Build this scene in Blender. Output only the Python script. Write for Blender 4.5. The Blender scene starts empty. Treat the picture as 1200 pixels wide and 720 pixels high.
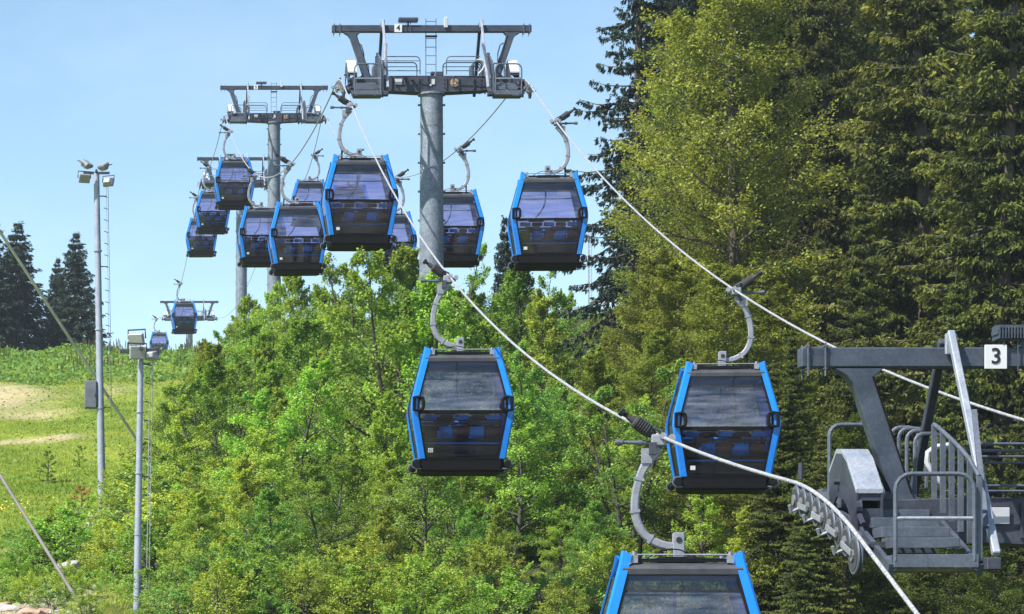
import bpy, math, random
import numpy as np
from mathutils import Vector, Matrix

# ------------------------------------------------------------------ camera, world, sun, exposure
S = bpy.context.scene
COL = S.collection
R = math.radians
cam_d = bpy.data.cameras.new("camera")
cam_d.sensor_width = 36.0
cam_d.lens = 100.0
cam_d.shift_y = 0.3667          # level camera facing up the line, off-axis crop: uprights and crossarms stay square
cam_d.shift_x = 0.4133
cam_d.clip_start = 0.5
cam_d.clip_end = 6000.0
cam = bpy.data.objects.new("camera", cam_d)
cam.location = (0, 0, 0)
cam.rotation_euler = (R(90), 0, 0)
COL.objects.link(cam)
S.camera = cam

HAZE = 0.00022
SUN_EL, SUN_AZ = 50.0, -122.0    # azimuth measured from +Y (view direction) clockwise; negative = left
sd = Vector((math.sin(R(SUN_AZ)) * math.cos(R(SUN_EL)), math.cos(R(SUN_AZ)) * math.cos(R(SUN_EL)), math.sin(R(SUN_EL))))
w = bpy.data.worlds.new("World")
S.world = w
w.use_nodes = True
wn, wl = w.node_tree.nodes, w.node_tree.links
bg = wn["Background"]
sky = wn.new("ShaderNodeTexSky")
sky.sky_type = 'NISHITA'
sky.sun_disc = False
sky.sun_elevation = R(SUN_EL)
sky.sun_rotation = R(SUN_AZ)
sky.altitude = 1200
sky.air_density = 1.0
sky.dust_density = 0.4
sky.ozone_density = 2.0
# faint thin cloud streaks in the sky
tc = wn.new("ShaderNodeTexCoord")
mp = wn.new("ShaderNodeMapping"); mp.inputs['Scale'].default_value = (1.0, 1.0, 2.2)
nz = wn.new("ShaderNodeTexNoise"); nz.inputs['Scale'].default_value = 9.0; nz.inputs['Detail'].default_value = 7; nz.inputs['Roughness'].default_value = .62
rp = wn.new("ShaderNodeValToRGB"); rp.color_ramp.elements[0].position = .45; rp.color_ramp.elements[1].position = .8
rp.color_ramp.elements[0].color = (0, 0, 0, 1); rp.color_ramp.elements[1].color = (.10, .10, .10, 1)
mxc = wn.new("ShaderNodeMix"); mxc.data_type = 'RGBA'
mxc.inputs['B'].default_value = (7.6, 8.6, 9.2, 1)
hs = wn.new("ShaderNodeMix"); hs.data_type = 'RGBA'; hs.blend_type = 'MULTIPLY'; hs.inputs['Factor'].default_value = 1
hs.inputs['B'].default_value = (1.04, 1.07, 0.99, 1)
wl.new(tc.outputs['Generated'], mp.inputs['Vector']); wl.new(mp.outputs[0], nz.inputs['Vector'])
wl.new(nz.outputs['Fac'], rp.inputs['Fac'])
wl.new(sky.outputs[0], hs.inputs['A'])
wl.new(hs.outputs['Result'], mxc.inputs['A']); wl.new(rp.outputs['Color'], mxc.inputs['Factor'])
wl.new(mxc.outputs['Result'], bg.inputs['Color'])
bg.inputs['Strength'].default_value = 0.11

sun_d = bpy.data.lights.new("sun", 'SUN')
sun_d.energy = 5.0
sun_d.angle = R(0.5)
sun_d.color = (1.0, 0.955, 0.88)
sun = bpy.data.objects.new("sun", sun_d)
sun.rotation_euler = (-sd).to_track_quat('-Z', 'Y').to_euler()
sun.location = (-60, -20, 120)
COL.objects.link(sun)

S.view_settings.view_transform = 'Standard'
S.view_settings.look = 'None'
S.view_settings.exposure = 0.86
S.view_settings.gamma = 1.0
S.render.engine = 'CYCLES'
S.cycles.max_bounces = 8
S.cycles.transparent_max_bounces = 16
S.cycles.diffuse_bounces = 4
S.cycles.transmission_bounces = 6

random.seed(11)
rng = np.random.default_rng(11)
F, HY = 3333.0, 800.0
CXP = 104.0
SH = 0.1488                     # slope axis runs slightly askew of the view centre
def px2x(px, D): return (px - CXP) * D / F
def py2z(py, D): return (HY - py) * D / F

# ------------------------------------------------------------------ materials
def newmat(name):
    m = bpy.data.materials.new(name); m.use_nodes = True
    return m, m.node_tree.nodes, m.node_tree.links, m.node_tree.nodes["Principled BSDF"]

def basic(name, col, rough=.5, metal=0.0, var=0.0, scale=6.0, bump=0.0, spec=None, col2=None, detail=6):
    m, n, l, b = newmat(name)
    b.inputs['Roughness'].default_value = rough
    b.inputs['Metallic'].default_value = metal
    b.inputs['Base Color'].default_value = (*col, 1)
    if spec is not None: b.inputs['Specular IOR Level'].default_value = spec
    if var or col2:
        t = n.new("ShaderNodeTexCoord"); nn = n.new("ShaderNodeTexNoise")
        nn.inputs['Scale'].default_value = scale; nn.inputs['Detail'].default_value = detail; nn.inputs['Roughness'].default_value = .65
        l.new(t.outputs['Object'], nn.inputs['Vector'])
        r = n.new("ShaderNodeValToRGB"); r.color_ramp.elements[0].position = .32; r.color_ramp.elements[1].position = .7
        c2 = col2 or tuple(c * (1 + var) for c in col)
        c1 = tuple(c * (1 - var) for c in col) if not col2 else col
        r.color_ramp.elements[0].color = (*c1, 1); r.color_ramp.elements[1].color = (*c2, 1)
        l.new(nn.outputs['Fac'], r.inputs['Fac']); l.new(r.outputs['Color'], b.inputs['Base Color'])
        rr = n.new("ShaderNodeMapRange"); rr.inputs['To Min'].default_value = max(rough - .12, .05); rr.inputs['To Max'].default_value = min(rough + .15, 1)
        l.new(nn.outputs['Fac'], rr.inputs['Value']); l.new(rr.outputs[0], b.inputs['Roughness'])
        if bump:
            bp = n.new("ShaderNodeBump"); bp.inputs['Strength'].default_value = bump; bp.inputs['Distance'].default_value = .02
            l.new(nn.outputs['Fac'], bp.inputs['Height']); l.new(bp.outputs[0], b.inputs['Normal'])
    return m

def steel(name, c1, c2, rough=.5, metal=.25, sp=.16):
    """galvanised steel: spangle, drip streaks and a little rust"""
    m, n, l, b = newmat(name)
    t = n.new("ShaderNodeTexCoord")
    a = n.new("ShaderNodeTexNoise"); a.inputs['Scale'].default_value = 3.2; a.inputs['Detail'].default_value = 9; a.inputs['Roughness'].default_value = .72
    v = n.new("ShaderNodeTexVoronoi"); v.inputs['Scale'].default_value = 48
    mp_ = n.new("ShaderNodeMapping"); mp_.inputs['Scale'].default_value = (5, 5, .5)
    st = n.new("ShaderNodeTexNoise"); st.inputs['Scale'].default_value = 2.5; st.inputs['Detail'].default_value = 6
    l.new(t.outputs['Object'], a.inputs['Vector']); l.new(t.outputs['Object'], v.inputs['Vector'])
    l.new(t.outputs['Object'], mp_.inputs['Vector']); l.new(mp_.outputs[0], st.inputs['Vector'])
    r = n.new("ShaderNodeValToRGB"); r.color_ramp.elements[0].position = .33; r.color_ramp.elements[1].position = .68
    r.color_ramp.elements[0].color = (*c1, 1); r.color_ramp.elements[1].color = (*c2, 1)
    l.new(a.outputs['Fac'], r.inputs['Fac'])
    mx = n.new("ShaderNodeMix"); mx.data_type = 'RGBA'; mx.blend_type = 'OVERLAY'; mx.inputs['Factor'].default_value = sp
    l.new(r.outputs['Color'], mx.inputs['A']); l.new(v.outputs['Color'], mx.inputs['B'])
    # desaturate the spangle
    bw = n.new("ShaderNodeRGBToBW"); l.new(v.outputs['Color'], bw.inputs[0]); l.new(bw.outputs[0], mx.inputs['B'])
    rs = n.new("ShaderNodeValToRGB"); rs.color_ramp.elements[0].position = .62; rs.color_ramp.elements[1].position = .8
    rs.color_ramp.elements[0].color = (0, 0, 0, 1); rs.color_ramp.elements[1].color = (.55, .55, .55, 1)
    l.new(st.outputs['Fac'], rs.inputs['Fac'])
    m2 = n.new("ShaderNodeMix"); m2.data_type = 'RGBA'
    m2.inputs['B'].default_value = (c1[0] * .62, c1[1] * .55, c1[2] * .48, 1)
    l.new(rs.outputs['Color'], m2.inputs['Factor']); l.new(mx.outputs['Result'], m2.inputs['A'])
    l.new(m2.outputs['Result'], b.inputs['Base Color'])
    b.inputs['Roughness'].default_value = rough; b.inputs['Metallic'].default_value = metal
    rr = n.new("ShaderNodeMapRange"); rr.inputs['To Min'].default_value = rough - .1; rr.inputs['To Max'].default_value = rough + .2
    l.new(a.outputs['Fac'], rr.inputs['Value']); l.new(rr.outputs[0], b.inputs['Roughness'])
    return m

def leafmat(name, c_lo, c_hi, trans=.35, rough=.5, objvar=.12):
    m = bpy.data.materials.new(name); m.use_nodes = True
    n, l = m.node_tree.nodes, m.node_tree.links
    b = n["Principled BSDF"]; out = n["Material Output"]
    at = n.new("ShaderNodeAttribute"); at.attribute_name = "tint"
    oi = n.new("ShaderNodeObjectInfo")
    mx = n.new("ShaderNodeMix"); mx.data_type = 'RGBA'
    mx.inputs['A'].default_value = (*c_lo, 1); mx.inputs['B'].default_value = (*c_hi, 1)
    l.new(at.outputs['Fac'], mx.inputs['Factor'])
    hsv = n.new("ShaderNodeHueSaturation")
    mr = n.new("ShaderNodeMapRange"); mr.inputs['To Min'].default_value = .5 - objvar * .03; mr.inputs['To Max'].default_value = .5 + objvar * .2
    mv = n.new("ShaderNodeMapRange"); mv.inputs['To Min'].default_value = 1 - objvar * 2.2; mv.inputs['To Max'].default_value = 1 + objvar * 1.6
    ml = n.new("ShaderNodeMath"); ml.operation = 'MULTIPLY'; ml.inputs[1].default_value = 7.13
    fr = n.new("ShaderNodeMath"); fr.operation = 'FRACT'
    l.new(oi.outputs['Random'], mr.inputs['Value']); l.new(oi.outputs['Random'], ml.inputs[0]); l.new(ml.outputs[0], fr.inputs[0]); l.new(fr.outputs[0], mv.inputs['Value'])
    l.new(mr.outputs[0], hsv.inputs['Hue']); l.new(mv.outputs[0], hsv.inputs['Value'])
    l.new(mx.outputs['Result'], hsv.inputs['Color'])
    l.new(hsv.outputs['Color'], b.inputs['Base Color'])
    b.inputs['Roughness'].default_value = rough; b.inputs['Specular IOR Level'].default_value = .2 if rough < .55 else .08
    tr = n.new("ShaderNodeBsdfTranslucent")
    h2 = n.new("ShaderNodeMix"); h2.data_type = 'RGBA'; h2.blend_type = 'MULTIPLY'; h2.inputs['Factor'].default_value = 1; h2.inputs['B'].default_value = (1.75, 1.6, .55, 1)
    l.new(hsv.outputs['Color'], h2.inputs['A']); l.new(h2.outputs['Result'], tr.inputs['Color'])
    ms = n.new("ShaderNodeMixShader"); ms.inputs[0].default_value = trans
    l.new(b.outputs[0], ms.inputs[1]); l.new(tr.outputs[0], ms.inputs[2]); l.new(ms.outputs[0], out.inputs['Surface'])
    return m

def glassmat(name, tint, refl=.12, milky_sheen=.03):
    m = bpy.data.materials.new(name); m.use_nodes = True
    n, l = m.node_tree.nodes, m.node_tree.links
    n.remove(n["Principled BSDF"]); out = n["Material Output"]
    tr = n.new("ShaderNodeBsdfTransparent"); tr.inputs[0].default_value = (*tint, 1)
    gl = n.new("ShaderNodeBsdfGlossy"); gl.inputs['Roughness'].default_value = .04; gl.inputs[0].default_value = (.85, .85, 1, 1)
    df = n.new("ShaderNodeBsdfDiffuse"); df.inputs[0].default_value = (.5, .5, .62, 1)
    lw = n.new("ShaderNodeLayerWeight"); lw.inputs[0].default_value = .35
    mr = n.new("ShaderNodeMapRange"); mr.inputs['To Min'].default_value = refl; mr.inputs['To Max'].default_value = .75
    l.new(lw.outputs['Fresnel'], mr.inputs['Value'])
    tcx = n.new("ShaderNodeTexCoord"); nz_ = n.new("ShaderNodeTexNoise"); nz_.inputs['Scale'].default_value = 2.2; nz_.inputs['Detail'].default_value = 5
    l.new(tcx.outputs['Object'], nz_.inputs['Vector'])
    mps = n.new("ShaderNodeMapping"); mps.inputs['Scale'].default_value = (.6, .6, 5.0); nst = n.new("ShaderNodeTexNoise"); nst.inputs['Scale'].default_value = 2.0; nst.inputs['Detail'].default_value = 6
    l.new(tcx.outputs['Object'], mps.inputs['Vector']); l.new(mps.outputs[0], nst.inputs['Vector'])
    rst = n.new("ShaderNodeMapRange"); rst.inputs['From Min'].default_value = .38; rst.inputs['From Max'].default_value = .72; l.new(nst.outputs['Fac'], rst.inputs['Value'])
    mk = n.new("ShaderNodeMath"); mk.operation = 'MULTIPLY'; mk.inputs[1].default_value = milky_sheen * 2  # pale streaks painted into the pane in place of milky reflections
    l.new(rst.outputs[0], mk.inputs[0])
    bp = n.new("ShaderNodeBump"); bp.inputs['Strength'].default_value = .06; bp.inputs['Distance'].default_value = .1
    l.new(nz_.outputs['Fac'], bp.inputs['Height']); l.new(bp.outputs[0], gl.inputs['Normal'])
    m1 = n.new("ShaderNodeMixShader"); m2 = n.new("ShaderNodeMixShader")
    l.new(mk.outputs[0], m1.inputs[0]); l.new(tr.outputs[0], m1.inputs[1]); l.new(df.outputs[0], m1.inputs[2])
    l.new(mr.outputs[0], m2.inputs[0]); l.new(m1.outputs[0], m2.inputs[1]); l.new(gl.outputs[0], m2.inputs[2])
    l.new(m2.outputs[0], out.inputs['Surface'])
    return m

M = {
 'steel': steel('galvanised_steel', (.038, .049, .073), (.078, .096, .132), .5, .2),
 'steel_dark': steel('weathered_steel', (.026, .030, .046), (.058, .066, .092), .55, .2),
 'steel_col': steel('column_steel', (.11, .137, .178), (.225, .262, .315), .55, .15, sp=.5),
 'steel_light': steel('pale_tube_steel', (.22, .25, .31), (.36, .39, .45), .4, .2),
 'pole': steel('floodlight_pole_steel', (.24, .27, .35), (.34, .37, .46), .5, .15),
 'rail': steel('railing_steel', (.065, .080, .108), (.125, .147, .188), .5, .25),
 'tan': basic('rusty_underside', (.13, .12, .08), .8, 0, .3, 8),
 'white': basic('white_enamel', (.48, .49, .52), .5, 0, .08, 9),
 'signw': basic('sign_white', (.62, .63, .66), .5, 0, .05, 9),
 'black': basic('black_print', (.012, .012, .015), .6),
 'rope': basic('steel_wire_rope', (.17, .17, .19), .5, .1, 0, 30, bump=.6, col2=(.50, .51, .54), detail=3),
 'rust': basic('rust_brown', (.32, .20, .11), .85, 0, .4, 14),
 'rubber': basic('sheave_rubber', (.035, .035, .04), .8, 0, .3, 10),
 'sheave': steel('sheave_steel', (.14, .145, .16), (.24, .245, .26), .5, .3),
 'blue': basic('blue_gloss_paint', (.010, .19, .66), .24, 0, .07, 5, spec=.55),
 'carbody': basic('dark_graphite_plastic', (.016, .016, .02), .45, 0, .25, 4, spec=.25),
 'roof': basic('roof_grey', (.055, .057, .068), .45, 0, .25, 5),
 'rubberblk': basic('black_rubber', (.004, .004, .005), .7, 0, .3, 5, spec=.18),
 'seatblue': basic('blue_seat_vinyl', (.03, .30, .85), .5, 0, .15, 5),
 'seatdark': basic('dark_seat_vinyl', (.018, .018, .024), .6, 0, .3, 5),
 'seatbrown': basic('brown_seat_shell', (.13, .06, .045), .6, 0, .3, 5),
 'hanger': steel('hanger_galvanised', (.20, .21, .25), (.33, .34, .39), .4, .3),
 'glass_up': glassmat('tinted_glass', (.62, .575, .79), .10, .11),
 'glass_lo': glassmat('dark_tinted_glass', (.46, .45, .54), .05, .012),
 'lampglass': basic('floodlight_glass', (.30, .31, .28), .15, 0, .1, 9),
 'lampbody': basic('floodlight_body', (.30, .31, .33), .5, .2, .15, 9),
 'pipe': basic('dull_beige_pipe', (.46, .43, .37), .6, .0, .2, 2.5),
 'pipe_grey': basic('grey_pipe', (.17, .16, .14), .65, 0, .25, 3),
 'cabinet': basic('cabinet_grey', (.12, .135, .16), .5, 0, .2, 3),
 'bark': basic('bark_brown', (.085, .07, .055), .95, 0, .5, 9, bump=.6),
 'barkgrey': basic('bark_grey', (.065, .058, .048), .9, 0, .5, 7, bump=.5),
 'rock': basic('pale_limestone', (.26, .235, .21), .95, 0, .0, 4, bump=.8, col2=(.42, .39, .36)),
 'rockred': basic('ochre_stone', (.25, .15, .09), .95, 0, .0, 5, bump=.8, col2=(.42, .30, .22)),
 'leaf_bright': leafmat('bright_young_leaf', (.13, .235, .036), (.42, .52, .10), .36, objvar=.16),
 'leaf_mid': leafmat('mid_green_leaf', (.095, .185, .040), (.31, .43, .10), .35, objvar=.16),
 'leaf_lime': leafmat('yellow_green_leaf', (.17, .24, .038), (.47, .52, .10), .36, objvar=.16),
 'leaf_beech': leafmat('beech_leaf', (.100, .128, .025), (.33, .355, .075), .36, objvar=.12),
 'leaf_shade': leafmat('shaded_beech_leaf', (.05, .075, .014), (.13, .15, .03), .3, objvar=.12),  # darker copy of the beech leaf, shade put into its colour
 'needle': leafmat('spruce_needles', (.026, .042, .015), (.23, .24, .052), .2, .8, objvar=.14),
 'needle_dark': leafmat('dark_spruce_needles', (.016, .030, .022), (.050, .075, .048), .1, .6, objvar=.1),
 'weed': leafmat('dock_leaf', (.07, .17, .03), (.22, .34, .06), .3, objvar=.0),
 'weed_stalk': basic('brown_seed_stalk', (.22, .15, .07), .9, 0, .3, 5),
 'grass': leafmat('grass_blade', (.14, .24, .025), (.38, .43, .07), .35, objvar=0),
 'flower': basic('yellow_flower', (.75, .55, .03), .8),
 'redplant': leafmat('reddish_leaf', (.22, .10, .03), (.34, .16, .06), .3, objvar=0),
 'skin': basic('skin', (.45, .28, .20), .6),
 'cloth': basic('dark_clothes', (.03, .035, .05), .8),
}

# ------------------------------------------------------------------ mesh helpers
class MB:
    def __init__(s): s.v = []; s.f = []; s.st = []
    def box(s, c, d, rot=None, bev=0):
        s.st.append((len(s.v), len(s.f)))
        """box centred c, full size d, optional Matrix rot"""
        hx, hy, hz = d[0] / 2, d[1] / 2, d[2] / 2
        b = len(s.v)
        for x in (-hx, hx):
            for y in (-hy, hy):
                for z in (-hz, hz):
                    p = Vector((x, y, z))
                    if rot is not None: p = rot @ p
                    s.v.append((c[0] + p[0], c[1] + p[1], c[2] + p[2]))
        for q in ((0, 1, 3, 2), (4, 6, 7, 5), (0, 4, 5, 1), (2, 3, 7, 6), (0, 2, 6, 4), (1, 5, 7, 3)):
            s.f.append(tuple(b + i for i in q))
        return s
    def bar(s, p, q, w_, h_, up=(0, 0, 1)):
        """rectangular bar from p to q: w_ sideways, h_ along up"""
        p, q = Vector(p), Vector(q); d = (q - p); L = d.length; d.normalize()
        u = Vector(up); sdv = d.cross(u)
        if sdv.length < 1e-4: sdv = d.cross(Vector((1, 0, 0)))
        sdv.normalize(); u2 = sdv.cross(d)
        rot = Matrix((sdv, d, u2)).transposed()
        return s.box((p + q) / 2, (w_, L, h_), rot)
    def tube(s, pts, r, n=8, cap=True, closed=False):
        s.st.append((len(s.v), len(s.f)))
        pts = [Vector(p) for p in pts]; N = len(pts)
        rs = r if isinstance(r, (list, tuple)) else [r] * N
        b = len(s.v); prev = None
        for i, p in enumerate(pts):
            if closed: t = pts[(i + 1) % N] - pts[i - 1]
            else: t = pts[min(i + 1, N - 1)] - pts[max(i - 1, 0)]
            t.normalize()
            if prev is None:
                a = t.cross(Vector((0, 0, 1)))
                if a.length < .05: a = t.cross(Vector((1, 0, 0)))
            else: a = prev - t * prev.dot(t)
            a.normalize(); prev = a; c = t.cross(a)
            for k in range(n):
                th = 2 * math.pi * k / n
                s.v.append(tuple(p + (a * math.cos(th) + c * math.sin(th)) * rs[i]))
        m_ = N if closed else N - 1
        for i in range(m_):
            for k in range(n):
                i2 = (i + 1) % N
                s.f.append((b + i * n + k, b + i * n + (k + 1) % n, b + i2 * n + (k + 1) % n, b + i2 * n + k))
        if cap and not closed:
            s.f.append(tuple(b + k for k in range(n))[::-1]); s.f.append(tuple(b + (N - 1) * n + k for k in range(n)))
        return s
    def lathe(s, c, axis, prof, n=16, cap=True):
        s.st.append((len(s.v), len(s.f)))
        """prof: list of (along, radius)"""
        ax = Vector(axis).normalized(); c = Vector(c)
        a = ax.cross(Vector((0, 0, 1)))
        if a.length < .05: a = ax.cross(Vector((1, 0, 0)))
        a.normalize(); e = ax.cross(a); b = len(s.v)
        for (h, r) in prof:
            for k in range(n):
                th = 2 * math.pi * k / n
                s.v.append(tuple(c + ax * h + (a * math.cos(th) + e * math.sin(th)) * r))
        for i in range(len(prof) - 1):
            for k in range(n):
                s.f.append((b + i * n + k, b + i * n + (k + 1) % n, b + (i + 1) * n + (k + 1) % n, b + (i + 1) * n + k))
        if cap:
            s.f.append(tuple(b + k for k in range(n))[::-1]); s.f.append(tuple(b + (len(prof) - 1) * n + k for k in range(n)))
        return s
    def loft(s, secs, cap=True):
        s.st.append((len(s.v), len(s.f)))
        n = len(secs[0]); b = len(s.v)
        for sec in secs: s.v.extend(tuple(p) for p in sec)
        for i in range(len(secs) - 1):
            for k in range(n):
                s.f.append((b + i * n + k, b + i * n + (k + 1) % n, b + (i + 1) * n + (k + 1) % n, b + (i + 1) * n + k))
        if cap:
            s.f.append(tuple(b + k for k in range(n))[::-1]); s.f.append(tuple(b + (len(secs) - 1) * n + k for k in range(n)))
        return s
    def each(s, name, mat, parent=None, **k):
        st = s.st + [(len(s.v), len(s.f))]; out = []
        for (a, fa), (b, fb) in zip(st, st[1:]):
            m_ = MB(); m_.v = s.v[a:b]; m_.f = [tuple(i - a for i in f) for f in s.f[fa:fb]]; out.append(m_.build(name, mat, parent, **k))
        return out
    def build(s, name, mat, parent=None, smooth=None, bevel=0, loc=None):
        me = bpy.data.meshes.new(name)
        me.from_pydata(s.v, [], s.f); me.materials.append(M[mat] if isinstance(mat, str) else mat)
        import bmesh
        bm = bmesh.new(); bm.from_mesh(me); bmesh.ops.recalc_face_normals(bm, faces=bm.faces)
        if bevel: bmesh.ops.bevel(bm, geom=list(bm.edges), offset=bevel, segments=1, affect='EDGES', clamp_overlap=True)
        bm.to_mesh(me); bm.free()
        if smooth:
            for p in me.polygons: p.use_smooth = True
            try: me.set_sharp_from_angle(angle=R(40))
            except Exception: pass
        o = bpy.data.objects.new(name, me); COL.objects.link(o)
        if parent: o.parent = parent
        if loc: o.location = loc
        return o

def tag(o, label=None, cat=None, group=None, kind=None):
    if label: o['label'] = label
    if cat: o['category'] = cat
    if group: o['group'] = group
    if kind: o['kind'] = kind
    return o
def empty(name, loc=(0, 0, 0), rz=0.0, **k):
    o = bpy.data.objects.new(name, None); o.location = loc; o.rotation_euler = (0, 0, rz); o.empty_display_size = .3
    COL.objects.link(o); tag(o, **k); return o
KIDS = {}
def copy_tree(o, parent=None):
    c = o.copy(); COL.objects.link(c)
    if parent: c.parent = parent
    for ch in list(o.children): copy_tree(ch, c)
    return c
def arc(cx, cy, r, a0, a1, n, f):
    return [f(cx + r * math.cos(R(a0 + (a1 - a0) * i / n)), cy + r * math.sin(R(a0 + (a1 - a0) * i / n))) for i in range(n + 1)]
def hoop(f, x0, x1, z0, z1, r=.12):
    """inverted U rail with rounded corners in a plane given by f(u, v)"""
    return [f(x0, z0)] + arc(x0 + r, z1 - r, r, 180, 90, 4, f) + arc(x1 - r, z1 - r, r, 90, 0, 4, f) + [f(x1, z0)]
def text_mesh(body, size, mat, name, parent, loc, rot=(R(90), 0, 0), ext=.004):
    c = bpy.data.curves.new(name, 'FONT'); c.body = body; c.size = size; c.extrude = ext; c.align_x = 'CENTER'; c.align_y = 'CENTER'
    c.offset = size * .012
    t = bpy.data.objects.new(name + '_src', c); COL.objects.link(t)
    dg = bpy.context.evaluated_depsgraph_get(); me = bpy.data.meshes.new_from_object(t.evaluated_get(dg))
    bpy.data.objects.remove(t); me.materials.clear(); me.materials.append(M[mat]); me.name = name
    o = bpy.data.objects.new(name, me); COL.objects.link(o); o.parent = parent; o.location = loc; o.rotation_euler = rot
    return o

# ------------------------------------------------------------------ terrain
PROF_Y = np.array([-400, -150, 0, 30, 45, 60, 80, 99, 130, 160, 185, 203, 225, 300, 450, 700, 1500, 4000.])
PROF_Z = np.array([-60, -34, -14, -7.2, -2.0, 1.30, 3.5, 5.75, 10.3, 15.2, 20.3, 23.3, 24.6, 27.0, 22.0, 0, -60, -150.])
def sstep(a, b, x): 
    t = np.clip((x - a) / (b - a), 0, 1); return t * t * (3 - 2 * t)
def ground(x, y):
    y = np.asarray(y, float); x = np.asarray(x, float) - SH * y
    z = np.interp(y, PROF_Y, PROF_Z)
    z = z + .095 * np.clip(x + 24, 0, 40) * sstep(110, 200, y) * (1 - sstep(215, 320, y) * .6)
    z = z - 7.0 * sstep(1, 18, x) * (1 - sstep(110, 170, y))
    z = z + (.25 * np.sin(x * .31 + 1.3) * np.cos(y * .17) + .12 * np.sin(x * .83 + y * .41) + .06 * np.sin(x * 1.9 - y * 1.3)) * (sstep(20, 60, y) * (1 - sstep(900, 1500, y)))
    return z
xs = np.concatenate([np.linspace(-1500, -90, 24), np.arange(-80, 90, .8), np.linspace(100, 1500, 24)])
ys = np.concatenate([np.linspace(-400, 35, 14), np.arange(40, 245, .8), np.linspace(250, 4000, 40)])
X, Y = np.meshgrid(xs, ys)
Z = ground(X, Y)
n1, n2 = len(xs), len(ys)
V = np.stack([X.ravel(), Y.ravel(), Z.ravel()], 1)
idx = np.arange(n1 * n2).reshape(n2, n1)
FQ = np.stack([idx[:-1, :-1].ravel(), idx[:-1, 1:].ravel(), idx[1:, 1:].ravel(), idx[1:, :-1].ravel()], 1)
def np_mesh(name, V, FQ, mat, attr=None, dom='FACE', smooth=False):
    me = bpy.data.meshes.new(name); k = FQ.shape[1]
    me.vertices.add(len(V)); me.vertices.foreach_set('co', np.asarray(V, np.float32).ravel())
    me.loops.add(FQ.size); me.loops.foreach_set('vertex_index', FQ.astype(np.int32).ravel())
    me.polygons.add(len(FQ)); me.polygons.foreach_set('loop_start', (np.arange(len(FQ)) * k).astype(np.int32))
    if attr:
        for an, av in attr.items():
            a = me.attributes.new(an, 'FLOAT', dom); a.data.foreach_set('value', np.asarray(av, np.float32))
    me.materials.append(M[mat] if isinstance(mat, str) else mat)
    me.update(calc_edges=True)
    me.polygons.foreach_set('use_smooth', np.full(len(FQ), smooth))
    return me
def bare_f(x, y):
    x = x - SH * y
    b = np.zeros_like(x)
    for (bx, by, rx, ry, a) in ((-31.5, 166, 6.0, 12, 1.0), (-27, 158, 3.5, 5, .8), (-24.5, 172, 2.5, 4, .6), (-23.5, 139.5, 4.0, 1.8, .95), (-29, 139.5, 3.5, 2.2, .9), (-22, 134, 2, 1.2, .3),
                                (-12, 66, 2.8, 6, 1.0), (-10.6, 59, 3.0, 3.5, 1.0), (-14.3, 80, 1.2, 3.5, 1.0), (-25, 180, 5, 2, .6)):
        b = np.maximum(b, a * np.exp(-((x - bx) / rx) ** 2 - ((y - by) / ry) ** 2))
    return b
def forest_f(x, y):
    x = x - SH * y
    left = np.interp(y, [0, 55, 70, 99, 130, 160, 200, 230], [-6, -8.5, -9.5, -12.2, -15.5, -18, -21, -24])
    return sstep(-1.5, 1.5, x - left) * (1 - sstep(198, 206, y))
gm, n, l, b = newmat('meadow_ground')
t = n.new("ShaderNodeTexCoord")
n_a = n.new("ShaderNodeTexNoise"); n_a.inputs['Scale'].default_value = .35; n_a.inputs['Detail'].default_value = 10; n_a.inputs['Roughness'].default_value = .7
n_b = n.new("ShaderNodeTexNoise"); n_b.inputs['Scale'].default_value = 5; n_b.inputs['Detail'].default_value = 8; n_b.inputs['Roughness'].default_value = .75
for q in (n_a, n_b): l.new(t.outputs['Object'], q.inputs['Vector'])
r1 = n.new("ShaderNodeValToRGB"); e = r1.color_ramp.elements; e[0].position = .35; e[0].color = (.10, .17, .02, 1); e[1].position = .68; e[1].color = (.30, .33, .05, 1)
l.new(n_a.outputs['Fac'], r1.inputs['Fac'])
r2 = n.new("ShaderNodeValToRGB"); e = r2.color_ramp.elements; e[0].position = .3; e[0].color = (.6, .6, .6, 1); e[1].position = .7; e[1].color = (1.2, 1.2, 1.2, 1)
l.new(n_b.outputs['Fac'], r2.inputs['Fac'])
mm = n.new("ShaderNodeMix"); mm.data_type = 'RGBA'; mm.blend_type = 'MULTIPLY'; mm.inputs['Factor'].default_value = 1
l.new(r1.outputs['Color'], mm.inputs['A']); l.new(r2.outputs['Color'], mm.inputs['B'])
ab = n.new("ShaderNodeAttribute"); ab.attribute_name = 'bare'
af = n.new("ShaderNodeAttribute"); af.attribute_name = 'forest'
soil = n.new("ShaderNodeValToRGB"); e = soil.color_ramp.elements; e[0].position = .35; e[0].color = (.36, .25, .16, 1); e[1].position = .65; e[1].color = (.60, .47, .35, 1)
l.new(n_b.outputs['Fac'], soil.inputs['Fac'])
ad = n.new("ShaderNodeMath"); ad.operation = 'ADD'; l.new(ab.outputs['Fac'], ad.inputs[0]); l.new(n_b.outputs['Fac'], ad.inputs[1])
mr = n.new("ShaderNodeMapRange"); mr.inputs['From Min'].default_value = .80; mr.inputs['From Max'].default_value = 1.72; l.new(ad.outputs[0], mr.inputs['Value'])
mb = n.new("ShaderNodeMix"); mb.data_type = 'RGBA'; l.new(mr.outputs[0], mb.inputs['Factor']); l.new(mm.outputs['Result'], mb.inputs['A']); l.new(soil.outputs['Color'], mb.inputs['B'])
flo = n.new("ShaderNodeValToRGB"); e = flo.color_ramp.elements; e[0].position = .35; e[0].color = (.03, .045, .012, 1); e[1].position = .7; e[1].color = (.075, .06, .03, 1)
l.new(n_b.outputs['Fac'], flo.inputs['Fac'])
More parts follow.
